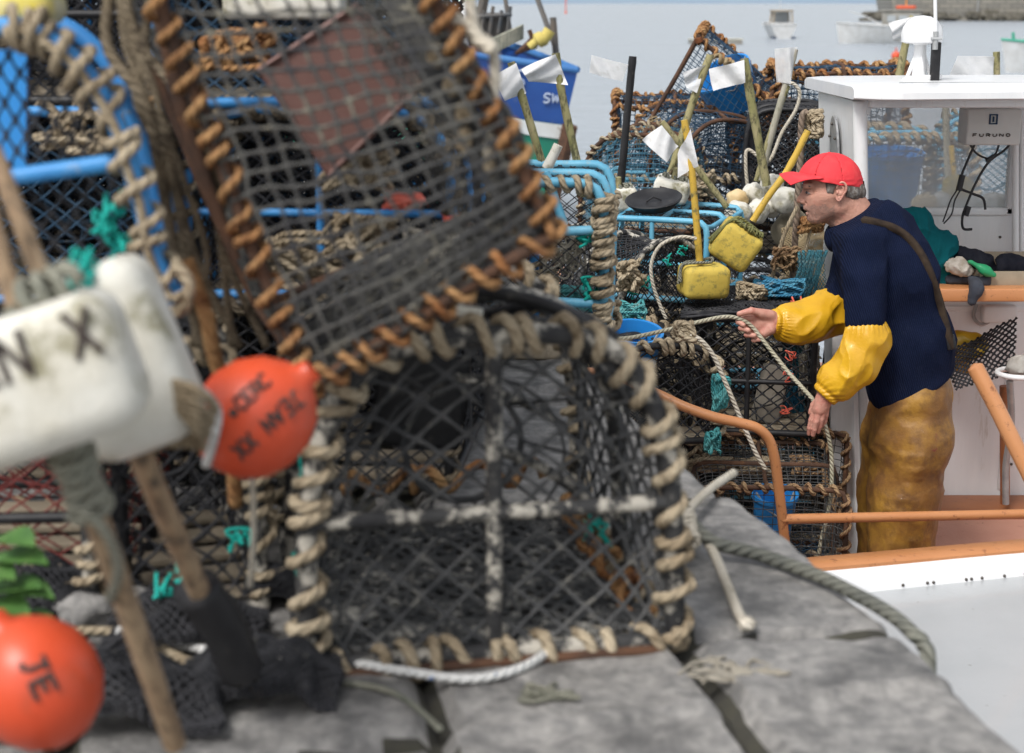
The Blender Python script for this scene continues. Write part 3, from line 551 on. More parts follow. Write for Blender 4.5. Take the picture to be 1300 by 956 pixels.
# ================================================================== THE WORKBOAT
DECK = -1.35
def wx(z): return 1.21 + .065 * (.6 - z)
def workboat():
    root = thing('workboat', 'white workboat with orange rails and an open backed wheelhouse beside the quay', 'boat', (1.65, 5, SEA)); r = rel(root)
    cx, bow, stern = 1.68, .9, 10.0; ts = np.linspace(0, 1, 30); G = []
    for t in ts:
        y = bow + (stern - bow) * t; hb = 1.50 * (1 - (1 - min(t / .42, 1)) ** 2.5) * (1 - .12 * max(0, t - .6)); row = []
        for q in np.linspace(0, 1, 9): row.append((hb * q ** .45, y + .3 * (1 - q) * (1 - t) ** 4, -2.3 + 1.62 * q))
        G.append(row)
    G = np.array(G); mir = G[:, ::-1] * [-1, 1, 1]; full = np.concatenate([mir, G[:, 1:]], 1) + [cx, 0, 0]
    MB().grid(r(full.reshape(-1, 3)).reshape(full.shape)).build('hull', M['white_dirty'], root)
    half = G[:, -1]
    # coaming line across the boat
    P1 = atz(1058, 751, -.66); P2 = atz(1300, 729, -.66); d = (P2 - P1).normalized(); A0 = P1 - d * (P1.x - .28) / d.x; B0 = P1 + d * (3.1 - P1.x) / d.x
    bk = Vector((-d.y, d.x, 0))
    fd = []                                             # foredeck: between the bow and the coaming
    ys = np.linspace(1.0, 4.7, 24)
    for y in ys:
        hb = np.interp(y, half[:, 1], half[:, 0]) - .01; row = []
        for u in np.linspace(-1, 1, 15):
            x = cx + hb * u; yc = A0.y + (x - A0.x) * d.y / d.x; row.append((x, min(y, yc), -.66 + .03 * (1 - u * u) - .03))
        fd.append(row)
    fd = np.array(fd); MB().grid(r(fd.reshape(-1, 3)).reshape(fd.shape), flip=True).build('foredeck', M['grey_deck'], root)
    # white coaming with a rolled top, then the orange cap
    prof = [(-.028, -.10), (-.028, -.06), (-.018, -.018), (0, .035), (.012, .052), (.03, .058)]
    MB().grid(r([A0 + bk * a + Vector((0, 0, b)) + d * ((B0 - A0).length * k / 20) + Vector((0, 0, .0015 * math.sin(k))) for k in range(21) for a, b in prof]).reshape(21, 6, 3)).build('coaming', M['white_paint'], root)
    L = (B0 - A0).length
    prof = [(.022, .03), (.022, .064), (.03, .07), (.10, .068), (.11, .06), (.11, -.72)]
    MB().grid(r([A0 + bk * a + Vector((0, 0, b)) + d * (L * k / 20) for k in range(21) for a, b in prof]).reshape(21, 6, 3)).build('coaming_cap', M['orange_paint'], root)
    sc_ = mat('screw head', (.08, .07, .06), rough=.5)
    for x_ in (1128, 1160, 1168, 1211, 1218, 1232, 1262, 1290):
        t = (at(x_, 730, 4.3).x - A0.x) / d.x; q = A0 + d * t + bk * -.012 + Vector((0, 0, .005)); MB().ball(r([q])[0], .0045, 6).build('screw', sc_, root)
    # well deck, bulwarks
    MB().poly(r([(.2, 4.2, DECK), (3.15, 4.2, DECK), (3.1, 9.9, DECK), (.3, 9.9, DECK)])).build('well_deck', M['pink_deck'], root, smooth=False)
    for sg in (-1, 1):
        e = np.array([(cx + sg * (np.interp(y, half[:, 1], half[:, 0]) - .05), y, 0) for y in np.linspace(4.4, 9.9, 20)])
        MB().grid(r(np.array([e + [0, 0, DECK], e + [0, 0, -.68]]).reshape(-1, 3)).reshape(2, 20, 3)).build('bulwark', M['orange_dark'], root)
        MB().tube(r(e + [0, 0, -.66]), .035, 8).build('gunwale', M['orange_paint'], root)
    bx = lambda x0, x1, y0, y1, z0, z1, nm, mt, bev=.006: MB().box(r([((x0 + x1) / 2, (y0 + y1) / 2, (z0 + z1) / 2)])[0], (x1 - x0, y1 - y0, z1 - z0), bev=bev).build(nm, mt, root)
    # rails
    R1 = spline([at(690, 470, 4.95), at(775, 476, 4.9), at(832, 499, 4.8), at(868, 516, 4.76), at(905, 529, 4.74), at(940, 537, 4.74), at(962, 544, 4.74), at(976, 558, 4.75), at(983, 580, 4.76), at(988, 615, 4.78), at(993, 656, 4.8), at(1001, 730, 4.85)], 8)
    MB().tube(r(R1), .0165, 12).build('rail', M['orange_paint'], root)
    MB().tube(r(lin(at(992, 659, 4.8), at(1330, 652, 5.0), 8)), .0165, 12).build('rail', M['orange_paint'], root)
    MB().tube(r([at(1236, 463, 4.25), at(1238, 466, 4.25), at(1262, 511, 4.22), at(1300, 588, 4.18), at(1370, 730, 4.12)]), [.008, .023, .023, .023, .023], 14).build('rail', M['orange_paint'], root)
    # wheelhouse: left side wall (leaning), back wall with the window opening
    wp = M['white_wall']; YN, YF = 5.6, 6.25
    zt = .60
    pts = lambda y: [(wx(zt), y, zt), (wx(DECK), y, DECK)]
    a, b_ = pts(YN), pts(YF); th = .045
    c8 = [a[0], a[1], b_[1], b_[0]]; MB().prism(r([(p[0], p[1], p[2]) for p in c8]), (th, 0, 0)).build('side_wall', wp, root, smooth=False)
    MB().tube(r([(wx(zt) + .022, YN, zt), (wx(DECK) + .022, YN, DECK)]), .026, 10).build('corner_post', wp, root)
    # grab plate on the side wall
    pc = at(1055, 185, 5.85); g = MB(); t = np.linspace(0, math.pi, 13); e = [(0, 0, 0)]
    prof = [(-.07 * math.cos(q), .11 * math.sin(q)) for q in t] + [(.07, -.28), (-.07, -.28)]
    g.prism(r([(wx(pc.z + v) - .012, 5.87 + u * 1.0, pc.z + v) for u, v in prof]), (-.008, 0, 0)); g.build('vent_plate', M['galv'], root, smooth=False)
    for u, v in ((0, .08), (-.05, .03), (.05, .03), (-.055, -.08), (.055, -.12)): MB().ball(r([(wx(pc.z + v) - .024, 5.87 + u, pc.z + v)])[0], .006, 6).build('screw', sc_, root)
    x0, x1 = at(1092, 200, YF).x, at(1281, 200, YF).x; z0, z1 = at(1100, 271, YF).z, at(1100, 120, YF).z
    xl, xr = wx(0) + .03, 3.0
    bx(xl - .02, x0, YF - .02, YF + .03, z0, zt, 'back_wall', wp); bx(x1, xr, YF - .02, YF + .03, z0, zt, 'back_wall', wp)
    MB().prism(r([(wx(z0) + .01, YF - .02, z0), (wx(DECK) + .01, YF - .02, DECK), (xr, YF - .02, DECK), (xr, YF - .02, z0)]), (0, .05, 0)).build('back_wall', wp, root, smooth=False)
    bx(x0, x1, YF - .02, YF + .03, z1, zt, 'back_wall', wp)
    wf = MB().box(r([((x0 + x1) / 2, YF - .028, z0 + .012)])[0], (x1 - x0 + .04, .02, .03), bev=.004).box(r([(x0 - .008, YF - .028, (z0 + z1) / 2)])[0], (.03, .02, z1 - z0), bev=.004).box(r([(x1 + .008, YF - .028, (z0 + z1) / 2)])[0], (.03, .02, z1 - z0), bev=.004).build('window_frame', wp, root)
    gl = bpy.data.materials.new('pale hazed glass'); gl.use_nodes = True; t_ = gl.node_tree; o_ = t_.nodes['Material Output']; tr = t_.nodes.new('ShaderNodeBsdfTransparent'); df = t_.nodes['Principled BSDF']; df.inputs['Base Color'].default_value = (.75, .78, .8, 1); df.inputs['Roughness'].default_value = .08; mx = t_.nodes.new('ShaderNodeMixShader'); mx.inputs[0].default_value = .34  # transparent pane mixed with an even pale grey surface
    t_.links.new(tr.outputs[0], mx.inputs[1]); t_.links.new(df.outputs[0], mx.inputs[2]); t_.links.new(mx.outputs[0], o_.inputs[0])
    MB().box(r([((x0 + x1) / 2, YF + .005, (z0 + z1) / 2)])[0], (x1 - x0 + .01, .006, z1 - z0 + .01)).build('window_pane', gl, root)
    # right hand frame of the window, pipes
    g = MB(); g.tube(r([at(1289, 140, YF - .1), at(1289, 372, YF - .1)]), .014, 8); g.tube(r([at(1297, 140, YF - .07), at(1297, 372, YF - .07)]), .010, 8); g.build('conduit', wp, root)
    bx(xl, 1.29, 6.1, YF - .03, DECK, -1.0, 'corner_stringer', wp)
    for k in range(7): MB().ball(r([(1.42 + k * .27, YF - .024, .02 + .004 * (k % 2))])[0], .006, 6).build('screw', sc_, root)
    for k in range(6): MB().ball(r([(1.47 + k * .3, YF - .024, -.93)])[0], .006, 6).build('screw', sc_, root)
    bx(1.33, 2.95, YF - .026, YF - .019, -.285, -.262, 'batten', wp, .002); bx(2.02, 2.05, YF - .026, YF - .019, -1.04, -.29, 'batten', wp, .002)
    # roof with rounded front edge, slight camber
    n = 24; xs = np.linspace(0, 1, n); top, G_ = [], []
    rz = lambda x, y: .612 + .006 * math.sin(math.pi * (x - 1.18) / 1.9)
    prof = [(5.40, .004), (5.40, .026), (5.415, .036), (5.45, .041), (5.9, .041), (6.5, .041), (6.54, .03), (6.54, .0), (6.5, -.002), (5.41, -.002), (5.40, .004)]
    for x in np.linspace(1.19, 3.1, 26):
        ins = .0; G_.append([(x, y + (.10 * max(0, 1 - (x - 1.19) / .12) ** 2 if y < 5.6 else -.10 * max(0, 1 - (x - 1.19) / .12) ** 2 if y > 6.2 else 0), rz(x, 5.42) - .008 * (y - 5.42) + dz) for y, dz in prof])
    G_ = np.array(G_); rf = MB().grid(r(G_.reshape(-1, 3)).reshape(G_.shape), flip=True); rf.poly(r(G_[0][:-1])); rf.build('roof', wp, root)
    bx(1.25, 3.0, 5.50, 5.56, .583, .616, 'roof_beam', wp)
    MB().prism(r([at(1060, 300, 5.57), at(1084, 300, 5.57), at(1097, 780, 5.57), at(1049, 780, 5.57)]), (0, .02, 0)).build('door_jamb', wp, root, smooth=False); MB().prism(r([at(1082, 420, 5.565), at(1085, 420, 5.565), at(1090, 780, 5.565), at(1087, 780, 5.565)]), (0, -.006, 0)).build('jamb_bead', wp, root, smooth=False)
    bx(1.42, 2.1, 5.8, 5.806, .652, .656, 'roof_seam', M['galv'], 0)
    # bracket under the roof at the left
    g = MB(); g.prism(r([at(1084, 128, 5.63), at(1084, 139, 5.63), at(1104, 146, 5.63), at(1108, 130, 5.63)]), (0, .02, 0)); g.build('roof_bracket', wp, root, smooth=False)
    # shelf
    a0, a1 = at(1150, 365, 5.75), at(1360, 366, 5.75)
    MB().box(r([((a0.x + a1.x) / 2, 5.98, a0.z - .030)])[0], (a1.x - a0.x, .46, .05), bev=.006).build('shelf', M['orange_paint'], root)
    # ledge at the foot of the back wall and hatch
    for x_0, x_1, y_0, y_1, z_0, z_1 in ((1.36, 3.0, 5.95, 6.22, DECK, -1.06),): bx(x_0, x_1, y_0, y_1, z_0, z_1, 'ledge', M['orange_dark'])
    MB().box(r([(2.0, 5.84, -1.2)])[0], (.62, .2, .03), (R(40), 0, 0), bev=.004).build('hatch_lid', M['orange_dark'], root)
    bx(1.60, 3.05, 4.85, 5.94, DECK, -1.07, 'raised_deck', M['pink_deck'])
    bx(1.2, 1.42, 5.62, 5.75, DECK, -1.02, 'side_locker', M['orange_dark'])
    # radar dome, its pedestal and whip aerial
    c = at(1171, 95, 6.05); g = MB(); g.lathe([(0, .0), (.06, .0), (.075, .005), (.078, .03), (.072, .06), (.055, .085), (.03, .1), (0, .104)], 28, r([Vector((c.x - .01, 6.05, at(1166, 55, 6.05).z))])[0]); g.build('radar_dome', wp, root)
    g = MB(); b0 = at(1166, 103, 6.05); z9 = at(1166, 54, 6.05).z
    g.lathe([(.065, 0), (.06, .012), (.028, .02), (.022, z9 - b0.z - .01), (.035, z9 - b0.z)], 16, r([b0])[0])
    for q in range(4): g.tube(r([b0 + Vector((.05 * math.cos(q * 1.6), .05 * math.sin(q * 1.6), .0)), b0 + Vector((.015 * math.cos(q * 1.6), .015 * math.sin(q * 1.6), .10))]), .008, 6)
    tt = np.linspace(0, 26, 150); g.tube(r(np.stack([b0.x + .035 + .05 * np.cos(tt), b0.y + .05 * np.sin(tt), b0.z + .008 + tt * .0006], -1)), .004, 5); g.build('radar_pedestal', wp, root)
    b1 = at(1186, 103, 6.0); MB().box(r([(b1.x, 6.0, b1.z + .07)])[0], (.032, .03, .15), bev=.003).build('aerial_bracket', M['black'], root)
    g = MB(); q1 = at(1187, 63, 5.98); g.tube(r([q1, at(1188, 40, 5.98)]), .011, 8); g.tube(r([at(1182, 49, 5.97), at(1196, 49, 5.97)]), .005, 6); g.build('aerial_clamp', M['galv'], root)
    MB().tube(r([at(1188, 42, 5.98), at(1186, -60, 5.98)]), .007, 8).build('aerial', wp, root)
    # electronics box
    ub = at(1256, 160, 5.95); eb = MB().box(r([ub])[0], (.205, .12, .135), bev=.008).build('electronics_box', mat('off white plastic', (.58, .58, .56), (.62, .62, .6), .5, 8), root)
    g = MB(); yb = 5.95 - .062
    fl = lambda x, y: Vector(r([(x, yb - .001, y)])[0])
    write(g, 'FURUNO', fl, ub.x - .078, ub.z - .034, .0135, .010, .0019, .85); g.build('lettering', M['ink'], eb)
    g = MB(); g.tube([fl(ub.x - .005 + .013 * sx, ub.z + .030 + .012 * sz) for sx, sz in ((-1, -1.4), (-1, 1.4), (1, 1.4), (1, -1.4))], .004, 6, closed=True); g.tube([fl(ub.x - .005, ub.z + .02), fl(ub.x - .005, ub.z + .04)], .0035, 6); g.build('emblem', mat('dark blue ink', (.01, .05, .12)), eb)
    cb = lambda ps, rr_=.005, Y=5.9: MB().tube(r(spline([at(*p, Y) for p in ps], 8)), rr_, 8).build('cable', M['black'], root)
    cb([(1238, 182), (1230, 200), (1221, 222), (1219, 238), (1235, 246), (1248, 252), (1251, 266)])
    cb([(1287, 176), (1276, 190), (1256, 205), (1240, 230), (1229, 255), (1222, 275), (1223, 290), (1234, 291)])
    cb([(1268, 184), (1264, 195), (1254, 201), (1240, 195), (1232, 184)], .004)
    cb([(1219, 236), (1208, 252), (1202, 268), (1197, 282)], .003); cb([(1220, 240), (1212, 255), (1208, 272), (1198, 284)], .003)
    for a_, b_2, w2 in (((1222, 222), (1217, 242), .012), ((1230, 262), (1226, 274), .011), ((1252, 205), (1262, 198), .009)): MB().tube(r([at(*a_, 5.89), at(*b_2, 5.89)]), w2, 8).build('cable_plug', M['black'], root)
    # under the shelf: worn fittings, grey hoses, white ring
    g = MB(); g.box(r([at(1268, 398, 6.18)])[0], (.14, .05, .07), bev=.01); g.build('switch_box', M['white_dirty'], root)
    g = MB(); g.tube(r(spline([at(1240, 386, 6.2), at(1236, 402, 6.2), at(1246, 412, 6.2), at(1262, 404, 6.2)], 6)), .008, 6); g.build('hose', M['galv'], root)
    g = MB(); g.tube(r(spline([at(1282, 484, 5.9), at(1284, 540, 5.95), at(1277, 590, 6.0), at(1277, 640, 6.0)], 6)), .014, 8); g.build('hose', M['galv'], root)
    g = MB(); g.tube(r(lin(at(1275, 490, 6.1), at(1276, 640, 6.1))), .02, 8); g.build('drain_pipe', M['orange_dark'], root)
    g = MB(); c = at(1292, 474, 5.8); t = np.linspace(0, 2 * math.pi, 24, endpoint=False); g.tube(r(np.stack([c.x + .075 * np.cos(t), c.y + .075 * np.sin(t), np.full(24, c.z)], -1)), .011, 8, closed=True); g.build('hauler_ring', wp, root)
    g = MB(); g.ball(r([at(1296, 466, 5.8)])[0], (.055, .05, .045), 10, amp=.25); g.build('hauler_cover', mat('grey canvas', (.3, .28, .25), (.4, .38, .35), .9, 30), root)
    bx(1.2, 1.9, 6.0, 6.2, -1.35, -1.3, 'deck_sill', M['orange_dark'])
    return root
build_water(); build_quay(); far_boats(); trawler(); workboat()
# ================================================================== THE MAN
YM = 5.2
def m_(x, y, dy=0.0): return np.array(list(at(x, y, YM + dy)))
PXM = 1 / 383.0
def smin(a, b, k): h = np.clip(.5 + .5 * (b - a) / k, 0, 1); return b * (1 - h) + a * h - k * h * (1 - h)
def smax(a, b, k): return -smin(-a, -b, k)
def rc(p, a, b, ra, rb):
    ab = b - a; t = np.clip(((p - a) @ ab) / (ab @ ab), 0, 1); return np.linalg.norm(p - a - t[..., None] * ab, axis=-1) - (ra + (rb - ra) * t)
def el(p, c, r):
    q = (p - c) / np.array(r); k = np.linalg.norm(q, axis=-1); return (k - 1) * min(r)
def plane(p, o, n): n = np.array(n, float); n /= np.linalg.norm(n); return (p - o) @ n
def surfnet(f, lo, hi, h):
    lo = np.array(lo, float); dims = np.ceil((np.array(hi) - lo) / h).astype(int) + 1
    ax = [lo[i] + h * np.arange(dims[i]) for i in range(3)]
    D = np.empty(dims)
    for i0 in range(0, dims[0], 24):
        g = np.stack(np.meshgrid(ax[0][i0:i0 + 24], ax[1], ax[2], indexing='ij'), -1); D[i0:i0 + 24] = f(g)
    neg = D < 0; c = [(a, b, d) for a in (0, 1) for b in (0, 1) for d in (0, 1)]
    sh = lambda X, o: X[o[0]:X.shape[0] - 1 + o[0], o[1]:X.shape[1] - 1 + o[1], o[2]:X.shape[2] - 1 + o[2]]
    cnt = sum(sh(neg, o).astype(int) for o in c); act = (cnt > 0) & (cnt < 8); idx = np.argwhere(act); vid = -np.ones(act.shape, int); vid[act] = np.arange(len(idx))
    cv = {o: D[idx[:, 0] + o[0], idx[:, 1] + o[1], idx[:, 2] + o[2]] for o in c}; pos = np.zeros((len(idx), 3)); n = np.zeros(len(idx))
    for i in range(8):
        for j in range(i + 1, 8):
            a, b = c[i], c[j]
            if sum(abs(a[k] - b[k]) for k in range(3)) != 1: continue
            va, vb = cv[a], cv[b]; s_ = (va < 0) != (vb < 0); t = np.where(s_, va / np.where(s_, va - vb, 1), 0)
            pos += np.where(s_[:, None], np.array(a) + np.outer(t, np.array(b) - np.array(a)), 0); n += s_
    V = lo + (idx + pos / n[:, None]) * h; F = []
    for axis in range(3):
        o = [0, 0, 0]; o[axis] = 1; A_ = neg[:-1, :-1, :-1]; B_ = sh(neg, tuple(o)); e = np.argwhere(A_ != B_); u, v = [(1, 2), (2, 0), (0, 1)][axis]
        e = e[(e[:, u] > 0) & (e[:, v] > 0)]
        def g(du, dv): q = e.copy(); q[:, u] -= du; q[:, v] -= dv; return vid[q[:, 0], q[:, 1], q[:, 2]]
        Q = np.stack([g(1, 1), g(0, 1), g(0, 0), g(1, 0)], -1); fl = ~neg[e[:, 0], e[:, 1], e[:, 2]]; Q[fl] = Q[fl][:, ::-1]; F.append(Q[(Q >= 0).all(1)])
    return V, np.concatenate(F)
def sdf_mesh(name, mt, parent, f, pts, pad, h):
    P = np.array(pts); V, F = surfnet(f, P.min(0) - pad, P.max(0) + pad, h); mb = MB(); mb.add(V, F); return mb
def fold(p, f, amp, st=(1, 1, 1), off=0.): q = p * np.array(st); return amp * (1 - 2 * np.abs(vn(q, f, off)) ** .8)
def chain(p, pts, rs, k):
    d = None
    for i in range(len(pts) - 1):
        e = rc(p, pts[i], pts[i + 1], rs[i], rs[i + 1]); d = e if d is None else smin(d, e, k)
    return d
# ---- materials of the man
def man_mats():
    skin = mat('weathered skin', (.50, .25, .18), (.58, .32, .24), .6, 14, .003, 110, c3=(.46, .15, .11), f3=(.48, .72), sc3=14)
    b = skin.node_tree.nodes['Principled BSDF']; b.inputs['Subsurface Weight'].default_value = .05; b.inputs['Subsurface Radius'].default_value = (.01, .004, .002)
    M['skin'] = skin; M['stubble'] = mat('stubbled skin', (.40, .215, .165), (.47, .26, .20), .7, 120, .003, 200, c3=(.30, .19, .15), f3=(.48, .62), sc3=170)
    M['hand'] = mat('reddened hand skin', (.52, .24, .18), (.60, .31, .24), .55, 30, .001, 260, c3=(.50, .15, .12), f3=(.5, .75), sc3=40)
    M['cap'] = mat('red cotton', (.68, .028, .04), (.74, .04, .05), .75, 10, .0010, 260, c3=(.76, .08, .08), f3=(.5, .9))
    M['hair'] = mat('greying brown hair', (.09, .065, .05), (.17, .14, .12), .8, 40, .003, 90, c3=(.27, .25, .23), f3=(.5, .62), aniso=(1, 1, .5))
    fl = mat('navy ribbed fleece', (.008, .013, .036), (.012, .018, .048), 1.0, 9, .0015, 180, c3=(.022, .03, .06), f3=(.55, .9), sc3=30, spec=.08)
    t = fl.node_tree; N = t.nodes; L = t.links; tc = N.new('ShaderNodeTexCoord'); mp = N.new('ShaderNodeMapping'); mp.inputs['Rotation'].default_value = (0, R(18), 0); L.new(tc.outputs['Object'], mp.inputs[0])
    wv = N.new('ShaderNodeTexWave'); wv.bands_direction = 'X'; wv.inputs['Scale'].default_value = 48; wv.inputs['Distortion'].default_value = 1.2; wv.inputs['Detail'].default_value = 2; L.new(mp.outputs[0], wv.inputs[0])
    bp = N.new('ShaderNodeBump'); bp.inputs['Distance'].default_value = .0014; L.new(wv.outputs['Fac'], bp.inputs['Height']); b = N['Principled BSDF']; old = b.inputs['Normal'].links[0].from_socket; L.new(old, bp.inputs['Normal']); L.new(bp.outputs[0], b.inputs['Normal'])
    mx = N.new('ShaderNodeMix'); mx.data_type = 'RGBA'; mx.blend_type = 'MULTIPLY'; mx.inputs[0].default_value = .38; src = b.inputs['Base Color'].links[0].from_socket; L.new(src, mx.inputs[6]); L.new(wv.outputs['Color'], mx.inputs[7]); L.new(mx.outputs[2], b.inputs['Base Color'])
    M['fleece'] = fl
    M['oil_yellow'] = mat('yellow oilskin', (.62, .32, .01), (.70, .40, .015), .42, 5, .003, 30, c3=(.40, .19, .02), f3=(.54, .8), sc3=9, coat=.1)
    M['oil_brown'] = mat('stained amber oilskin', (.38, .20, .032), (.225, .105, .025), .55, 5, .005, 30, c3=(.12, .055, .025), f3=(.46, .68), sc3=9, coat=.06, edge=(.42, .56))
    t = M['oil_brown'].node_tree; N = t.nodes; L = t.links; b = N['Principled BSDF']; src = b.inputs['Base Color'].links[0].from_socket; tc = N.new('ShaderNodeTexCoord')
    for sc_, lo, c in ((16, .70, (.17, .03, .025, 1)), (38, .735, (.68, .64, .56, 1)), (18, .76, (.55, .34, .03, 1))):
        n = N.new('ShaderNodeTexNoise'); n.inputs['Scale'].default_value = sc_; n.inputs['Detail'].default_value = 7; n.inputs['Roughness'].default_value = .7; L.new(tc.outputs['Object'], n.inputs[0]); r_ = N.new('ShaderNodeValToRGB'); r_.color_ramp.elements[0].position = lo - .05; r_.color_ramp.elements[1].position = lo; L.new(n.outputs['Fac'], r_.inputs[0])
        mx = N.new('ShaderNodeMix'); mx.data_type = 'RGBA'; L.new(r_.outputs[0], mx.inputs[0]); L.new(src, mx.inputs[6]); mx.inputs[7].default_value = c; src = mx.outputs[2]
    L.new(src, b.inputs['Base Color'])
    M['strap'] = mat('brown brace webbing', (.028, .02, .016), (.055, .038, .026), .9, 30, c3=(.14, .09, .03), f3=(.64, .7), spec=.15)
    M['eye'] = mat('shaded eye white', (.36, .30, .28), rough=.2); M['iris'] = mat('iris', (.03, .03, .035), rough=.2); M['lip'] = mat('inside of mouth', (.10, .015, .012), rough=.5)  # eyeball colour darkened to carry the shade of the cap's peak
def head_sdf(p):
    ms = lambda x, y, s: m_(x, y, s)
    d = el(p, m_(1060, 232), (34 * PXM, .077, 33 * PXM))
    d = smin(d, el(p, m_(1043, 250), (24.5 * PXM, .060, 29 * PXM)), .02)
    d = smin(d, rc(p, m_(1035, 276, -.012), m_(1035, 276, .012), 7 * PXM, 7 * PXM), .02)
    for s in (-1, 1):
        d = smin(d, rc(p, m_(1037, 275, s * .02), m_(1068, 263, s * .046), 7 * PXM, 8.5 * PXM), .02)
        d = smin(d, rc(p, m_(1037, 251, s * .040), m_(1052, 250, s * .053), 6 * PXM, 7 * PXM), .022)
        d = smin(d, rc(p, m_(1037, 264, s * .028), m_(1054, 260, s * .042), 7 * PXM, 8 * PXM), .02)
    d = smin(d, rc(p, m_(1025, 236, -.034), m_(1025, 236, .034), 5.5 * PXM, 5.5 * PXM), .01)
    for s in (-1, 1): d = smax(d, -rc(p, m_(1021, 243.5, s * .024), m_(1029, 244, s * .048), 4.6 * PXM, 4.2 * PXM), .007)
    for s in (-1, 1):
        d = smin(d, el(p, m_(1029.4, 244.3, s * .031), (4.6 * PXM, .014, 4.2 * PXM)), .003)
        d = smax(d, -rc(p, m_(1022.6, 244.2, s * .022), m_(1026, 244.6, s * .041), .6 * PXM, .6 * PXM), .0015)
    d = smin(d, rc(p, m_(1022, 242), m_(1014.8, 254.2), 2.8 * PXM, 3.9 * PXM), .007)
    for s in (-1, 1): d = smin(d, el(p, m_(1020, 256.5, s * .0135), (4.2 * PXM, .0075, 3.0 * PXM)), .004)
    for s in (-1, 1): d = smax(d, -rc(p, m_(1017, 259.6, s * .007), m_(1020, 259.4, s * .010), .9 * PXM, 1.1 * PXM), .002)
    d = smin(d, el(p, m_(1027, 262.5), (6.5 * PXM, .026, 5 * PXM)), .008)
    d = smin(d, rc(p, m_(1022.5, 264.3, -.014), m_(1022.5, 264.3, .014), 2.5 * PXM, 2.5 * PXM), .004)
    d = smin(d, rc(p, m_(1025.5, 270.8, -.013), m_(1025.5, 270.8, .013), 2.7 * PXM, 2.7 * PXM), .004)
    d = smin(d, el(p, m_(1031, 276.5), (6.5 * PXM, .024, 6.5 * PXM)), .008)
    d = smax(d, -el(p, m_(1026.5, 267.8), (7.0 * PXM, .0245, 1.35 * PXM)), .003)
    # crease from nose wing to the mouth corner
    for s in (-1, 1): d = smax(d, -chain(p, [m_(1024, 257, s * .021), m_(1030, 262, s * .034), m_(1033.5, 268.5, s * .035)], [.9 * PXM] * 3, .001), .005)
    for s in (-1, 1): d = smax(d, -chain(p, [m_(1031, 243, s * .047), m_(1037, 243.5, s * .055)], [.7 * PXM] * 2, .001), .004)
    for s in (-1, 1):
        q = s * .072
        e = el(p, m_(1067.5, 241, q + s * .007), (6.0 * PXM, .0085, 9.2 * PXM)); e = smin(e, rc(p, m_(1064, 249, q), m_(1065, 251.5, q + s * .004), 3.6 * PXM, 2.8 * PXM), .004)
        e = smax(e, -el(p, m_(1066.5, 240, q + s * .020), (4.2 * PXM, .0125, 7.2 * PXM)), .003); e = smin(e, rc(p, m_(1064.5, 240, q + s * .004), m_(1068, 245, q + s * .006), 1.2 * PXM, 1.4 * PXM), .003)
        d = smin(d, e, .004)
    d = smin(d, rc(p, m_(1074, 258), m_(1096, 298), 25 * PXM, 29 * PXM), .02)
    d = smin(d, rc(p, m_(1056, 272), m_(1082, 292), 12 * PXM, 20 * PXM), .02)
    return d + .0008 * vn(p, 90) + .0012 * vn(p, 38)
def finger(p, pts, rs, k=.003): return chain(p, [m_(*q) for q in pts], [r_ * PXM for r_ in rs], k)
def rhand_sdf(p):
    d = rc(p, m_(1010, 407, .06), m_(984, 406, .035), 17 * PXM, 12.5 * PXM)
    d = smin(d, el(p, m_(970, 411, .022), (16 * PXM, .020, 13.5 * PXM)), .012)
    d = smin(d, rc(p, m_(978, 400, .015), m_(966, 398, .005), 7 * PXM, 6.2 * PXM), .01)
    d = smin(d, rc(p, m_(978, 418, .01), m_(970, 423, .01), 7.5 * PXM, 6 * PXM), .01)
    F = [([(969, 398, .006), (954, 394.5, -.004), (938.5, 398.5, -.006)], [5.6, 4.6, 3.5]),
         ([(962, 403, .026), (945, 404, .018), (937.5, 408.5, .0), (943.5, 412.5, -.016)], [4.8, 4.2, 3.9, 3.3]),
         ([(961, 410, .028), (947, 412, .020), (941, 416.5, -.002), (950, 419.5, -.018)], [4.8, 4.3, 4.0, 3.4]),
         ([(962, 416.5, .028), (951, 420, .018), (948, 425, -.004), (957.5, 426, -.018)], [4.6, 4.1, 3.8, 3.3]),
         ([(966, 422, .024), (957.5, 427, .014), (957, 431.5, -.004), (965, 431, -.014)], [4.2, 3.7, 3.4, 2.9])]
    for P, r_ in F: d = smin(d, finger(p, P, r_), .0022)
    return d + .0004 * vn(p, 120)
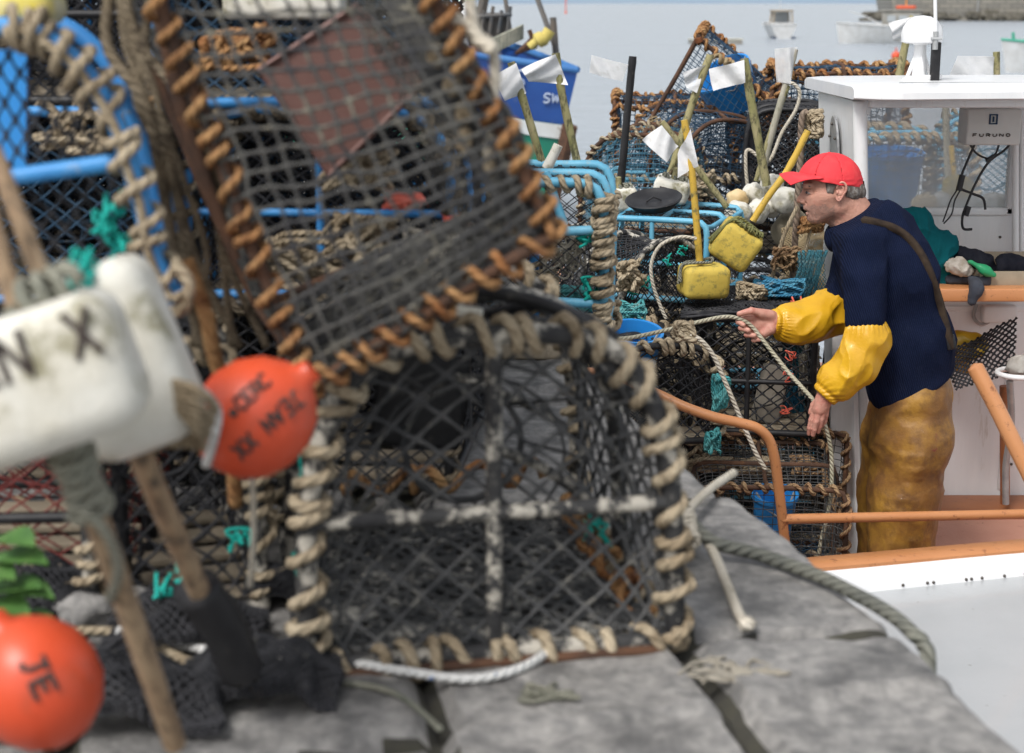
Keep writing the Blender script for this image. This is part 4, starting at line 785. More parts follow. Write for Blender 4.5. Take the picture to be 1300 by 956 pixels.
def lhand_sdf(p):
    z = -.26
    d = rc(p, m_(1062, 484, z), m_(1050, 500, z), 15 * PXM, 10.5 * PXM)
    d = smin(d, el(p, m_(1045.5, 509, z), (10.5 * PXM, .017, 12.5 * PXM)), .012)
    d = smin(d, rc(p, m_(1048, 503, z), m_(1040, 520, z), 9.5 * PXM, 8.5 * PXM), .01)
    F = [([(1042, 506, z + .02), (1033, 514, z + .03), (1029, 524, z + .03)], [5.0, 4.3, 3.2]),
         ([(1035.5, 519, z + .006), (1030.5, 533, z + .006), (1028, 543, z + .010), (1027, 550.5, z + .016)], [4.5, 3.9, 3.5, 2.8]),
         ([(1040, 521, z - .006), (1036, 535, z - .009), (1033.5, 545, z - .004), (1032, 552, z + .002)], [4.5, 4.0, 3.6, 2.9]),
         ([(1045, 520, z - .004), (1042.5, 532, z - .004), (1040.5, 541, z + .002), (1038.5, 548, z + .010)], [4.4, 3.8, 3.4, 2.8]),
         ([(1049.5, 517, z + .006), (1048.5, 527, z + .010), (1047, 534.5, z + .016), (1045, 540, z + .02)], [4.0, 3.4, 3.0, 2.5])]
    for P, r_ in F: d = smin(d, finger(p, P, r_), .0022)
    for a in ((1038, 520), (1043, 521)): d = smin(d, el(p, m_(a[0], a[1], z - .014), (2.5 * PXM, .004, 2.5 * PXM)), .004)
    return d + .0004 * vn(p, 120)
def fleece_sdf(p, hol=True):
    d = None
    for s in (-1, 1):
        e = chain(p, [m_(1111, 305, s * .075), m_(1128, 350, s * .075), m_(1147, 430, s * .062), m_(1157, 490, s * .06)], [.126, .143, .140, .143], .05); d = e if d is None else smin(d, e, .08)
    d = smin(d, rc(p, m_(1098, 302, -.165), m_(1106, 312, -.14), .078, .09), .05); d = smin(d, rc(p, m_(1090, 306, .165), m_(1106, 312, .14), .078, .09), .05)
    # collar
    d = smin(d, rc(p, m_(1092, 276), m_(1100, 290), 30 * PXM, 36 * PXM), .03)
    d = smin(d, chain(p, [m_(1066, 302), m_(1079, 283), m_(1093, 270)], [19 * PXM, 28 * PXM, 27 * PXM], .02), .015)
    near = chain(p, [m_(1098, 306, -.185), m_(1099, 350, -.215), m_(1099, 402, -.24)], [.078, .068, .060], .02)
    far = chain(p, [m_(1088, 318, .18), m_(1070, 372, .16), m_(1060, 392, .13)], [.078, .066, .060], .02)
    near = smax(near, plane(p, m_(1098, 411, -.24), (.03, 0, -1)), .004); far = smax(far, plane(p, m_(1056, 392, .13), (-1, 0, -.75)), .004)
    q = p @ np.array([[.95, 0, -.31], [0, 1, 0], [.31, 0, .95]])
    fo = fold(q, 5, .013, (1, 1, .5), 3) + fold(q, 12, .007, (1, 1, .55), 9)
    d = smin(d, near, .006); d = smin(d, far, .006)
    hz_ = np.clip((p[..., 2] - m_(1180, 470)[2]) / .12, .12, 1); d = d - fo * hz_
    a, b = m_(1216, 457), m_(1140, 496); t = b - a; nrm = np.array([t[2], 0, -t[0]]); nrm = nrm if nrm[2] < 0 else -nrm
    d = smax(d, plane(p, a + .006 * np.array([0, 0, 1]), nrm) + .002 * vn(p, 5), .008)
    d = smax(d, -plane(p, m_(1098, 261), (.62, 0, -1)) , .006) if hol else d
    return d
def march(f, x, y, Y0=4.6):
    o = np.array([0, 0, EYE]); dr = np.array(list(ray(x, y).normalized())); t = Y0 / dr[1]
    for _ in range(80):
        p = o + dr * t; s_ = float(f(p[None])[0]); t += s_ * .8
        if abs(s_) < .0005: break
        if t > 8: return None
    return o + dr * t
def man():
    man_mats()
    root = thing('person', 'man in red cap, navy fleece and yellow oilskins hauling a rope beside the wheelhouse', 'person', (1.36, 5.2, DECK)); r = rel(root)
    def put(name, mt, f, pts, pad, h, mbs=None):
        mb = mbs or MB(); P = np.array(pts); V, F = surfnet(f, P.min(0) - pad, P.max(0) + pad, h); mb.add(r(V), F); return mb
    # body: head, neck, trunk, arms and hands
    body = MB(); put(0, 0, head_sdf, [m_(1010, 200), m_(1105, 300)], .09, .0032, body)
    F_, U_, MI = body.f[4][0]; C = body.v[0][F_[:, 0]] + np.array(list(root.location)); dep = (C[:, 1]) * CP - (C[:, 2] - EYE) * SP; up = C[:, 1] * SP + (C[:, 2] - EYE) * CP; X_ = 650 + FPX * C[:, 0] / dep; Y_ = CYP - FPX * up / dep
    body.f[4][0] = (F_, U_, np.where((Y_ + 3 * vn(C, 60) > 262 + np.maximum(0, X_ - 1045) * .1 + (X_ > 1060) * 99) | ((Y_ > 262) & (X_ < 1024) & (Y_ < 266)), 2, 0))
    def trunk(p):
        d = chain(p, [m_(1096, 298), m_(1112, 330), m_(1152, 440), m_(1160, 500)], [.075, .11, .12, .125], .04)
        for s in (-1, 1):
            sh = [m_(1092, 306, s * .15), m_(1080, 330, s * .17)]; d = smin(d, rc(p, sh[0], m_(1110, 310), .06, .08), .04)
        d = smin(d, chain(p, [m_(1096, 308, -.17), m_(1099, 410, -.24), m_(1094, 440, -.25), m_(1062, 484, -.26)], [.05, .045, .04, .032], .01), .02)
        d = smin(d, chain(p, [m_(1090, 318, .17), m_(1062, 398, .13), m_(1010, 407, .06)], [.05, .045, .036], .01), .02)
        for s in (-1, 1): d = smin(d, chain(p, [m_(1158, 510, s * .09), m_(1140, 660, s * .1), m_(1128, 800, s * .1)], [.09, .06, .045], .02), .03)
        return d
    put(0, 0, trunk, [m_(1010, 300, -.3), m_(1200, 810, .25)], .1, .016, body)
    hb = MB(); hb.v, hb.f, hb.n = body.v, body.f, body.n
    k0 = {k: len(v) for k, v in hb.f.items()}
    put(0, 0, rhand_sdf, [m_(935, 390, -.02), m_(1010, 432, .07)], .03, .0021, hb); put(0, 0, lhand_sdf, [m_(1024, 484, -.30), m_(1062, 553, -.22)], .03, .0021, hb)
    for s in (-1, 1):
        y_ = s * .0835; k = lambda q: [m_(a, b - .2, y_ + s * c) for a, b, c in q]
        hb.tube(r(spline(k([(1062.5, 240, -.006), (1063.5, 235.5, 0), (1067, 232, .003), (1071.5, 232.3, .004), (1074.2, 236.5, .005), (1074, 242, .004), (1071, 247, .001), (1068, 252, -.001), (1065, 255, -.002), (1062.5, 253, -.004), (1062.5, 249, -.006)]), 5)), 1.55 * PXM, 8)
        hb.tube(r(spline(k([(1065, 238, -.003), (1068, 236.5, .0), (1070.6, 239.5, .0), (1069.8, 244, -.001), (1066.5, 248.5, -.003)]), 5)), 1.2 * PXM, 8); hb.tube(r(k([(1062.5, 242, -.004), (1063.8, 245, .0), (1062.8, 247.5, -.004)])), 1.3 * PXM, 8)
        hb.ball(r(k([(1065.5, 252, -.003)]))[0], (2.6 * PXM, .005, 3.2 * PXM), 8)
    l = hb.f[4]
    for i in range(k0[4], len(l)): l[i] = (l[i][0], l[i][1], np.full(len(l[i][0]), 1))
    hb.build('body', [M['skin'], M['hand'], M['stubble']], root, smooth='all')
    for s in (-1, 1):
        MB().ball(r([m_(1029, 244.5, s * .031)])[0], 0.0001, 4) if False else None
    for s in (-1, 1): MB().ball(r([m_(1029.0, 244.8, s * .031)])[0], (.0118, .0118, .0070), 12).build('eye', M['eye'], root)
    for s in (-1, 1): MB().ball(r([m_(1023.6, 244.4, s * .0325)])[0], (.0030, .0060, .0052), 8).build('iris', M['iris'], root)
    for s in (-1, 1): MB().tube(r([m_(1019.5, 237.5, s * .020), m_(1023, 235.2, s * .037), m_(1029, 237, s * .052)]), [.0018, .0034, .0018], 8).build('eyebrow', M['hair'], root)
    MB().ball(r([m_(1032.5, 267.6, 0)])[0], (.012, .019, .005), 10).build('mouth', M['lip'], root)
    # hair
    def hair(p):
        d = el(p, m_(1060, 236), (36 * PXM, .0835, 29 * PXM)); d = smin(d, el(p, m_(1078, 245), (21 * PXM, .062, 15 * PXM)), .015); d = smax(d, plane(p, m_(1096, 232), (.75, 0, .66)), .01)
        a, b = m_(1040, 240), m_(1102, 257); t = b - a; n = np.array([t[2], 0, -t[0]]); n = n if n[2] < 0 else -n
        d = smax(d, plane(p, a, n) + .003 * vn(p, 60), .003); d = smax(d, plane(p, m_(1045, 240), (-1, 0, -.28)) + .002 * vn(p, 80), .003)
        for s in (-1, 1): d = smax(d, -el(p, m_(1067, 247, s * .08), (8.5 * PXM, .02, 12.5 * PXM)), .002)
        return d + .0012 * vn(p * np.array([1, 1, .35]), 170) + .0015 * vn(p * np.array([1, 1, .4]), 60)
    put(0, 0, hair, [m_(1030, 200, -.08), m_(1102, 262, .08)], .02, .0026).build('hair', M['hair'], root, smooth='all')
    # cap
    def crown(p):
        d = el(p, m_(1053.5, 231), (41 * PXM, .090, 37.5 * PXM)); q = el(p, m_(1053.5, 231), (39.0 * PXM, .085, 35.4 * PXM))
        a, b = m_(1013, 223), m_(1094, 236.5); t = b - a; n = np.array([t[2], 0, -t[0]]); n = n if n[2] < 0 else -n
        d = smax(d, plane(p, a, n), .0025); d = smax(d, -q, .002)
        for ang in range(6):                                     # seams
            u = np.array([math.cos(ang * math.pi / 3 + .3), math.sin(ang * math.pi / 3 + .3), 0]); w_ = np.abs((p - m_(1053, 231)) @ u); d = d + .0009 * np.exp(-(w_ / .0018) ** 2)
        lowf = np.clip(((m_(1053, 228)[2]) - p[..., 2]) / .05 + .6, 0, 1); d = d - .0022 * lowf * (1 - 2 * np.abs(vn(p * np.array([1, 1, 3.0]), 20, 2))) * 1.6 
        return d
    cb = put(0, 0, crown, [m_(1012, 193, -.09), m_(1096, 242, .09)], .02, .0028)
    G = []; G2 = []
    for a in np.linspace(-1, 1, 25):
        row = []; row2 = []
        for b in np.linspace(-.12, 1, 12):
            x0_, y0_ = 1016 + 25 * a * a, 219.5 + 6.5 * a * a; x1_, y1_ = 990 + 14 * a * a, 220.5 + 13.5 * abs(a) ** 1.8
            x = x0_ + (x1_ - x0_) * b; y = y0_ + (y1_ - y0_) * b - 2.2 * math.sin(math.pi * max(0, b)); P = m_(x, y, a * (.084 + (.058 - .084) * b)); row.append(P); row2.append(P - np.array([0, 0, .0035]))
        G.append(row); G2.append(row2)
    G = np.array(G); G2 = np.array(G2); br = MB()
    br.grid(r(G.reshape(-1, 3)).reshape(G.shape)); br.grid(r(G2.reshape(-1, 3)).reshape(G.shape), flip=True)
    ed = np.concatenate([G[0], G[1:-1, -1], G[-1][::-1]]) - [0, 0, .0018]; br.tube(r(ed), .0024, 6)
    cp = cb.build('cap', M['cap'], root, smooth='all'); br.build('peak', M['cap'], cp, smooth='all')
    c0 = r([m_(1053, 194)])[0]; MB().ball(c0, (.006, .006, .003), 8).build('button', M['cap'], cp)
    MB().box(r([m_(1094.5, 232)])[0], (.006, .05, .018), (0, R(-10), 0), bev=.002).build('strap', M['strap'], cp)
    # fleece and oilskin trousers
    put(0, 0, fleece_sdf, [m_(1030, 258, -.32), m_(1222, 505, .28)], .06, .0055).build('fleece', M['fleece'], root, smooth='all')
    # zip collar seam and sleeve cuffs
    def sleeve(pts, rs, k, seed, ax):
        def f(p):
            d = chain(p, [m_(*q) for q in pts], rs, .03); fo = fold(p @ ax, 8, .015, (1, 1, .55), seed) + fold(p @ ax, 20, .007, (1, 1, .7), seed + 4); e0, e1 = m_(*pts[0]), m_(*pts[-1])
            g = np.clip(np.minimum(np.linalg.norm(p - e0, axis=-1), np.linalg.norm(p - e1, axis=-1)) / .09 - .35, 0, 1)
            t0 = (p - e0) @ (e0 - m_(*pts[1])) / np.linalg.norm(e0 - m_(*pts[1])); t1 = (p - e1) @ (e1 - m_(*pts[-2])) / np.linalg.norm(e1 - m_(*pts[-2]))
            ga = lambda e, t, n: np.exp(-((t + .012) / .016) ** 2)
            ang0 = np.arctan2(p[..., 1] - e0[1], p[..., 0] - e0[0]); ang1 = np.arctan2(p[..., 1] - e1[1], p[..., 2] - e1[2])
            d = d - fo * g + .006 * np.exp(-((t0 + .018) / .007) ** 2) + .006 * np.exp(-((t1 + .020) / .007) ** 2) - .0022 * (np.sin(ang0 * 26) * np.exp(-((t0 + .02) / .03) ** 2) + np.sin(ang1 * 24) * np.exp(-((t1 + .02) / .03) ** 2))
            d = smax(d, t0, .003); d = smax(d, t1, .003); return d
        return f
    put(0, 0, sleeve([(1098, 402, -.24), (1101, 432, -.25), (1087, 462, -.257), (1063, 484, -.26), (1045, 503, -.262)], [.061, .070, .066, .060, .039], 0, 5, np.array([[.9, 0, .43], [0, 1, 0], [-.43, 0, .9]])),
        [m_(1030, 398, -.32), m_(1130, 510, -.19)], .05, .0042).build('oilskin_sleeve', M['oil_yellow'], root, smooth='all')
    put(0, 0, sleeve([(1074, 384, .15), (1058, 396, .13), (1030, 406, .09), (1005, 409, .06), (980, 408, .035)], [.062, .066, .066, .062, .041], 0, 12, np.array([[.6, 0, .8], [0, 1, 0], [-.8, 0, .6]])),
        [m_(978, 375, -.02), m_(1090, 430, .2)], .05, .0042).build('oilskin_sleeve', M['oil_yellow'], root, smooth='all')
    def trousers(p):
        d = None
        for s in (-1, 1):
            o = 0 if s < 0 else -14
            e = chain(p, [m_(1158, 440, s * .06), m_(1160 , 500, s * .075), m_(1157 + o, 560, s * .09), m_(1150 + o, 620, s * .1), m_(1143 + o * 1.3, 705, s * .11), m_(1136 + o, 800, s * .11)], [.09, .118, .132, .116, .100, .096], .03); d = e if d is None else smin(d, e, .022)
        d = smin(d, rc(p, m_(1136, 510, 0), m_(1126, 550, 0), .07, .075), .04)
        q = p @ np.array([[.9, 0, .43], [0, 1, 0], [-.43, 0, .9]])
        d = d - fold(q, 4.5, .005, (1, 1, .5), 21) - fold(q, 11, .010, (1, 1, .30), 31) - fold(q, 9, .0018, (.6, .6, 1.6), 44) - fold(p, 20, .003, (1, 1, 1), 5)
        # thigh pocket flap, side seam
        pk = smax(np.abs((p - m_(1155, 585, -.2)) @ np.array([1, 0, 0])) - .045, np.abs((p - m_(1155, 590, -.2)) @ np.array([0, 0, 1.])) - .05, .004); d = d - .004 * np.clip(-pk / .006, 0, 1) * (p[..., 1] < YM)
        return smax(d, plane(p, m_(1130, 806), (0, 0, -1)), .004)
    put(0, 0, trousers, [m_(1085, 440, -.24), m_(1225, 812, .24)], .06, .0075).build('oilskin_trousers', M['oil_brown'], root, smooth='all')
    for s in (-1, 1):
        f = lambda p: smin(rc(p, m_(1129, 790, s * .11), np.array([m_(1130, 800, s * .11)[0], YM + s * .11, DECK + .06]), .06, .055), rc(p, np.array([m_(1130, 800)[0] + .02, YM + s * .11, DECK + .045]), np.array([m_(1130, 800)[0] - .17, YM + s * .11, DECK + .040]), .045, .04), .02)
        g = lambda p: smax(f(p), plane(p, np.array([0, 0, DECK + .001]), (0, 0, -1)), .004)
        b0 = m_(1130, 800, s * .11); put(0, 0, g, [[b0[0] - .22, YM + s * .11 - .06, DECK], [b0[0] + .08, YM + s * .11 + .06, b0[2] + .05]], .03, .01).build('boot', M['black'], root, smooth='all')
    # braces laid over the back
    for pts, ex in (([(1097, 281), (1112, 284), (1135, 290), (1152, 302), (1168, 322), (1180, 348), (1190, 378), (1198, 408), (1207, 440)], 0), ):
        P = []
        for q in spline([(a, b, 0) for a, b in pts], 4): 
            h_ = march(fleece_sdf, q[0], q[1]); 
            if h_ is not None and 4.7 < h_[1] < 5.6: P.append(h_)
        P = np.array(P); ker = np.ones(7) / 7; Ps = P.copy()
        for c in range(3): Ps[3:-3, c] = np.convolve(P[:, c], ker, 'valid')
        Q = []; e = .002
        for p in Ps:
            g = np.array([float(fleece_sdf((p + np.eye(3)[k] * e)[None])[0] - fleece_sdf((p - np.eye(3)[k] * e)[None])[0]) for k in range(3)]); g /= np.linalg.norm(g); Q.append(g)
        Q = np.array(Q); T = np.gradient(Ps, axis=0); T /= np.linalg.norm(T, axis=1)[:, None]; W = np.cross(T, Q); W /= np.linalg.norm(W, axis=1)[:, None]; hw = .0105
        ring = np.stack([Ps - W * hw + Q * -.004, Ps - W * hw + Q * .014, Ps + Q * .015, Ps + W * hw + Q * .014, Ps + W * hw - Q * .004], 0)
        MB().grid(r(ring.reshape(-1, 3)).reshape(ring.shape)).build('brace', M['strap'], root, smooth='all')
        MB().box(r([Ps[-2]])[0] + Q[-2] * .006, (.03, .012, .05), (0, R(-12), 0), bev=.004).build('buckle', M['black'], root)
    return root
man()
# ================================================================== POTS, BUOYS, ROPES
def W_(pxs, Y): return Y / CP * 0 + pxs * 1.0
def ties(root, pts, mt, r=.003, seed=0):
    rr = random.Random(seed); L = np.array(list(root.location)); Mi = root.rotation_euler.to_matrix().inverted()
    for p in pts:
        g = MB()
        for k in range(3):
            q = [Vector(p) + Vector((rr.uniform(-1, 1), rr.uniform(-1, 1), rr.uniform(-1, 1))) * .022 for _ in range(4)]
            g.tube([Mi @ (a - Vector(L)) for a in spline(q, 4) for a in [Vector(a)]], r, 5)
        g.build('twine_tie', M[mt], root)
def hexpot(label, near, far, Yn=None, frame='rust', fr=.008, nm='net_grey', cell=.03, nr=.0015, faces='nblrtf', lash=(), rope='rope_rust', rr=.006, wr=.016, pitch=.035, cat='lobster pot', diamond=False, knots=True, jit=.006, sag=.02, seed=0, sagn=None, heavy=()):
    base = (near[2] + near[3] + far[2] + far[3]) / 4; root = thing('lobster_pot', label, cat, base); L = Vector(base)
    n = [p - L for p in near]; f = [p - L for p in far]
    E = {'nt': (n[0], n[1]), 'nr': (n[1], n[2]), 'nb': (n[3], n[2]), 'nl': (n[0], n[3]), 'ft': (f[0], f[1]), 'fr': (f[1], f[2]), 'fb': (f[3], f[2]), 'fl': (f[0], f[3]), 'tl': (n[0], f[0]), 'tr': (n[1], f[1]), 'br': (n[2], f[2]), 'bl': (n[3], f[3])}
    g = MB()
    for k, (a, b) in E.items():
        P = lin(a, b, 10); P = P + .006 * vn3(P, 4); E[k] = P; g.tube(P, fr * (1.6 if k in heavy else 1), 8)
    g.build('frame', M[frame], root)
    F = {'n': (n[3], n[2], n[1], n[0]), 'f': (f[3], f[2], f[1], f[0]), 'l': (n[3], f[3], f[0], n[0]), 'r': (n[2], f[2], f[1], n[1]), 't': (n[0], n[1], f[1], f[0]), 'b': (n[3], n[2], f[2], f[3])}
    g = MB()
    for k in faces:
        a, b, c, d = F[k]; S = patch(a, b, c, d, (sag if sagn is None or k != 'n' else sagn)); net(g, S, max(2, round((b - a).length / cell)), max(2, round((d - a).length / cell)), nr, diamond, jit, 5 if knots else 4, knots, 0, seed)
    g.build('netting', M[nm], root, smooth='all')
    if lash:
        g = MB()
        for i, k in enumerate(lash): coil(g, E[k], wr, pitch, rr, n=8, seg=12, seed=seed + i, jit=.3)
        g.build('lashing', M[rope], root, smooth='all')
    return root, L
def P4(pts, Y): return [at(x, y, Y) for x, y in pts]
def rope_thing(label, pts, r, mt, name='rope', cat='rope', n=10, group=None, lay=None):
    P = spline(pts, 10); P = P + .0015 * vn3(P, 12); o = MB().tube(P, r, n, lay=lay).build(name, M[mt], smooth='all'); return tag(o, label, cat, group)
# ---------------- foreground, on the quay
def foreground():
    # the black creel that fills the lower middle
    p = atz(628, 838, 0.0); A_ = pot('barnacled black lobster pot lashed with thick beige rope, nearest on the quay', (p.x, p.y, .012), (0, 0, R(11)), w=.545, h=.48, l=.62, p=.60, frame='black_barn', fr=.0155, nm='net_char', cell=.058, nr=.0024, rope='rope', rr=.0088, pitch=.045, ends=(1, 0), lash=('f', 'bf', 'br', 'b'), knots=True, corner=1, wr=.023, base='slats', basemat='black_barn', seed=3, n=5, funnel=True)
    c = MB()
    for i in range(9): c.tube(lin((-.26, .03 + i * .068, .006), (.26, .03 + i * .068, .006), 6) + .006 * vn3(lin((0, i, 0), (1, i, 0), 6), 3), .009, 6)
    net(c, patch((-.26, 0, .014), (.26, 0, .014), (.26, .6, .014), (-.26, .6, .014)), 15, 16, .0055, True, .01, 5); c.build('floor_mat', M['floor_net'], A_, smooth='all')
    MB().box((0, .02, -.006), (.50, .10, .010), bev=.003).build('base_plate', M['rust_dark'], A_)
    MB().box((-.06, .34, .30), (.15, .012, .16), (0, R(8), 0), bev=.01).build('entrance_flap', M['black'], A_)
    c = MB(); t = np.linspace(0, 1, 12)
    c.tube(spline([(.0, .05, .30), (.1, .12, .24), (.2, .10, .16)], 6), .009, 8); c.build('inner_strut', M['black_barn'], A_); c = MB(); c.tube(spline([(-.02, .3, .35), (.1, .3, .3), (.2, .42, .22)], 6), .008, 8); c.build('inner_strut', M['black_barn'], A_)
    c = MB(); coil(c, lin((.24, .06, .03), (.24, .6, .03), 20), .022, .06, .008, seed=5); c.build('inner_lashing', M['rope_rust'], A_, smooth='all'); c = MB(); coil(c, lin((-.2, .61, .08), (.2, .61, .08), 20), .02, .07, .009, seed=6); c.build('inner_lashing', M['rope_rust'], A_, smooth='all')
    ties(A_, [at(392, 640, 2.25), at(388, 592, 2.25), at(385, 720, 2.25), at(757, 672, 2.4), at(760, 655, 2.45), at(430, 470, 2.3)], 'net_teal', .0022)
    # the big rust edged pot on top of it
    B, L = hexpot('tilted grey netted pot with rust stained lashings, resting above the black pot', P4([(172, -70), (528, -40), (704, 300), (392, 492)], 1.98), P4([(110, -90), (470, -70), (655, 245), (330, 392)], 2.5), frame='rust_dark', fr=.009, cell=.0285, nr=.0021, faces='nbrl', lash=('nr', 'nb', 'nl'), rope='rope_rust', rr=.0058, wr=.017, pitch=.034, sag=.035, seed=8, jit=.012)
    g = MB()          # gathered folds of spare netting along its right side
    for i in range(22):
        rr = random.Random(i); o = rr.uniform(0, 1); P = [at(470 + 70 * o + rr.gauss(0, 6), -30, 2.1), at(520 + 60 * o + rr.gauss(0, 6), 70, 2.07), at(575 + 55 * o + rr.gauss(0, 8), 170, 2.05), at(635 + 40 * o + rr.gauss(0, 8), 270, 2.02), at(680 + 15 * o, 310, 2.0)]
        g.tube(A([q - L for q in spline(P, 6) for q in [Vector(q)]]) + .004 * vn3(A(P[:1]).repeat(25, 0) + np.linspace(0, 1, 25)[:, None], 14), .0028, 5)
    net(g, (lambda S: S)(patch(at(430, -30, 2.2) - L, at(560, -30, 2.12) - L, at(700, 290, 2.05) - L, at(590, 300, 2.25) - L, .02)), 16, 30, .0017, True, .012, 4)
    g.build('gathered_netting', M['net_grey'], B, smooth='all')
    g = MB()
    for i in range(7): rr = random.Random(i + 50); x = 560 + i * 14; g.ball(at(x + rr.gauss(0, 8), 70 + i * 36, 2.04) - L, (.012, .01, .016), 8, amp=.3)
    g.build('rope_knot', M['rope'], B)
    # bottom sheet of the net seen at a grazing angle
    g = MB(); net(g, patch(at(404, 478, 2.0) - L, at(705, 292, 2.0) - L, at(640, 285, 2.4) - L, at(372, 412, 2.4) - L, .01), 26, 18, .0018, True, .008, 4); g.build('under_netting', M['net_grey'], B, smooth='all')
    # a plank tied behind its left edge
    g = MB(); g.tube(A([q - L for q in (at(196, -30, 2.05), at(225, 120, 2.05), at(262, 235, 2.06), at(300, 330, 2.06))]), [.011, .011, .010, .008], 8); g.build('side_bar', M['rust_dark'], B)
    # brown tub caught inside it
    q = [at(331, 88, 2.55), at(452, 8, 2.55), at(545, 100, 2.55), at(418, 222, 2.55)]; s_ = [at(372, 70, 2.9), at(462, 15, 2.9), at(520, 100, 2.9), at(430, 185, 2.9)]
    g = MB(); g.poly(q); [g.poly([q[i], s_[i], s_[(i + 1) % 4], q[(i + 1) % 4]]) for i in range(4)]; g.poly(s_[::-1]); g.tube(A(q), .008, 6, closed=True)
    tag(g.build('tub', M['brown_tub'], smooth=False), 'dull maroon brown plastic tub held behind the grey netting', 'tub')
    # blue framed pot at far left
    c = at(90, 250, 2.0); root = thing('lobster_pot', 'blue pipe framed pot wrapped in beige rope at the far left', 'lobster pot', c); Lc = Vector(c); rl = lambda P: A(P) - np.array(list(Lc))
    hoop = spline([at(-120, 40, 1.95), at(-20, 34, 1.95), at(45, 42, 1.95), at(105, 88, 1.95), at(150, 165, 1.95), at(180, 260, 1.95), at(196, 330, 1.95), at(222, 378, 1.95)], 8)
    g = MB(); g.tube(rl(hoop), .0125, 10); g.build('frame_hoop', M['tube_blue'], root)
    g = MB(); g.tube(rl([at(-120, 245, 1.96), at(0, 227, 1.96), at(168, 203, 1.96)]), .0115, 10); g.tube(rl([at(120, 402, 1.95), at(185, 392, 1.95), at(236, 374, 1.95)]), .0155, 10); g.build('frame_bar', M['tube_blue'], root)
    back = hoop + np.array([-.12, .55, .0]); g = MB(); g.tube(rl(back), .014, 8)
    for k in (12, 30, 50): g.tube(rl([hoop[k], back[k]]), .013, 8)
    g.build('frame_back', M['tube_blue'], root)
    g = MB(); coil(g, rl(hoop[10:]), .023, .034, .0065, n=8, seg=12, seed=4, follow=True); coil(g, rl(hoop[4:22]), .024, .022, .006, n=8, seg=10, seed=14); g.tube(rl(spline([at(222, 335, 1.93), at(240, 360, 1.93), at(232, 392, 1.93), at(205, 395, 1.94)], 6)), .008, 8); g.build('lashing', M['rope'], root, smooth='all')
    g = MB(); net(g, patch(Vector(rl([at(-100, 400, 2.0)])[0]), Vector(rl([at(200, 400, 2.0)])[0]), Vector(rl([at(120, 60, 2.0)])[0]), Vector(rl([at(-100, 40, 2.0)])[0]), .02), 9, 9, .0017, True, .006, 5, True); g.build('netting', M['net_black'], root, smooth='all')
    ties(root, [at(128, 290, 1.97), at(142, 262, 1.97), at(150, 320, 1.97)], 'net_teal', .0032)
    g = MB(); P = [at(-60, 66, 2.3), at(34, 62, 2.3), at(32, 218, 2.3), at(-60, 225, 2.3)]; g.prism(P, (-.02, .08, 0)); tag(g.build('bucket', M['bucket'], smooth=False), 'deep blue plastic box inside the blue framed pot', 'box')
    g = MB(); g.box(at(28, 8, 2.1), (.10, .10, .055), (0, R(-6), 0), bev=.02); tag(g.build('float', mat('yellow stained float', (.75, .72, .55), (.7, .55, .05), .6, 10, c3=(.7, .65, .5))), 'white float stained bright yellow at the top left corner', 'float')
    # rope mass between the left pots
    g = MB(); rr = random.Random(4)
    for i in range(7): x0 = rr.uniform(120, 210); g.tube(spline([at(x0, -20, 2.1), at(x0 + rr.uniform(-10, 40), 60, 2.08), at(x0 + rr.uniform(30, 60), 130, 2.06), at(x0 + rr.uniform(60, 90), 230, 2.08), at(x0 + rr.uniform(80, 120), 330, 2.1), at(x0 + rr.uniform(90, 160), 440, 2.15)], 7), rr.choice((.006, .008, .005)), 7)
    tag(g.build('rope_bundle', M['rope_dark'], smooth='all'), 'hank of brown ropes hanging between the blue framed pot and the rusty pot', 'rope')
    rope_thing('dark brown worn rope running down beside the orange red buoy', [at(235, 330, 2.06), at(262, 400, 2.06), at(270, 440, 2.07), at(290, 520, 2.12), at(300, 640, 2.2)], .011, 'rope_rust')
    # white rectangular buoys with poles
    def wbuoy(label, c, size, rot, Y, txt, poles, tx, seed):
        cc = at(c[0], c[1], Y); root = thing('marker_buoy', label, 'buoy', cc, (R(-6), R(rot), R(8))); Mi = root.rotation_euler.to_matrix().inverted()
        g = MB(); g.box((0, 0, 0), size, bev=min(size) * .24); g.build('float', M['white_float'], root)
        g = MB(); f = lambda x, y: Vector((x, -size[1] / 2 - .0006 + max(0, abs(x) - size[0] * .40) * .6, y))
        write(g, txt, f, *tx[:4], tx[4], .42, .3); g.build('lettering', M['ink'], root)
        for pts, r_ in poles:
            P = [Mi @ (at(*q) - cc) for q in pts]; MB().tube(spline(P, 4), r_, 10).build('pole', M['cane_bare'], root)
        return root, cc, Mi
    r1, c1, m1 = wbuoy('grubby white rectangular buoy lettered AN X, foremost at the left edge', (50, 482), (.185, .13, .135), -18, 1.45, 'AN X', [([(-35, 200, 1.52), (0, 320, 1.5), (30, 420, 1.47)], .0105), ([(-10, 190, 1.62), (45, 330, 1.56), (64, 400, 1.5)], .010), ([(85, 560, 1.47), (130, 680, 1.52), (200, 880, 1.62), (222, 945, 1.66)], .013)], (-.044, .010, .023, .044, .0034), 1)
    g = MB(); ax = [m1 @ (at(*q) - c1) for q in ((86, 560, 1.46), (104, 610, 1.48), (118, 660, 1.5))]; coil(g, spline(ax, 8), .019, .014, .0062, seed=3, n=8, seg=12); g.tube(spline([m1 @ (at(*q) - c1) for q in ((90, 640, 1.46), (130, 670, 1.46), (150, 720, 1.5), (140, 760, 1.54))], 6), .0055, 8)
    coil(g, spline([m1 @ (at(*q) - c1) for q in ((10, 392, 1.45), (60, 372, 1.45), (100, 360, 1.47))], 8), .016, .016, .007, seed=8, n=8, seg=12); g.build('rope_binding', M['rope_grey'], r1, smooth='all')
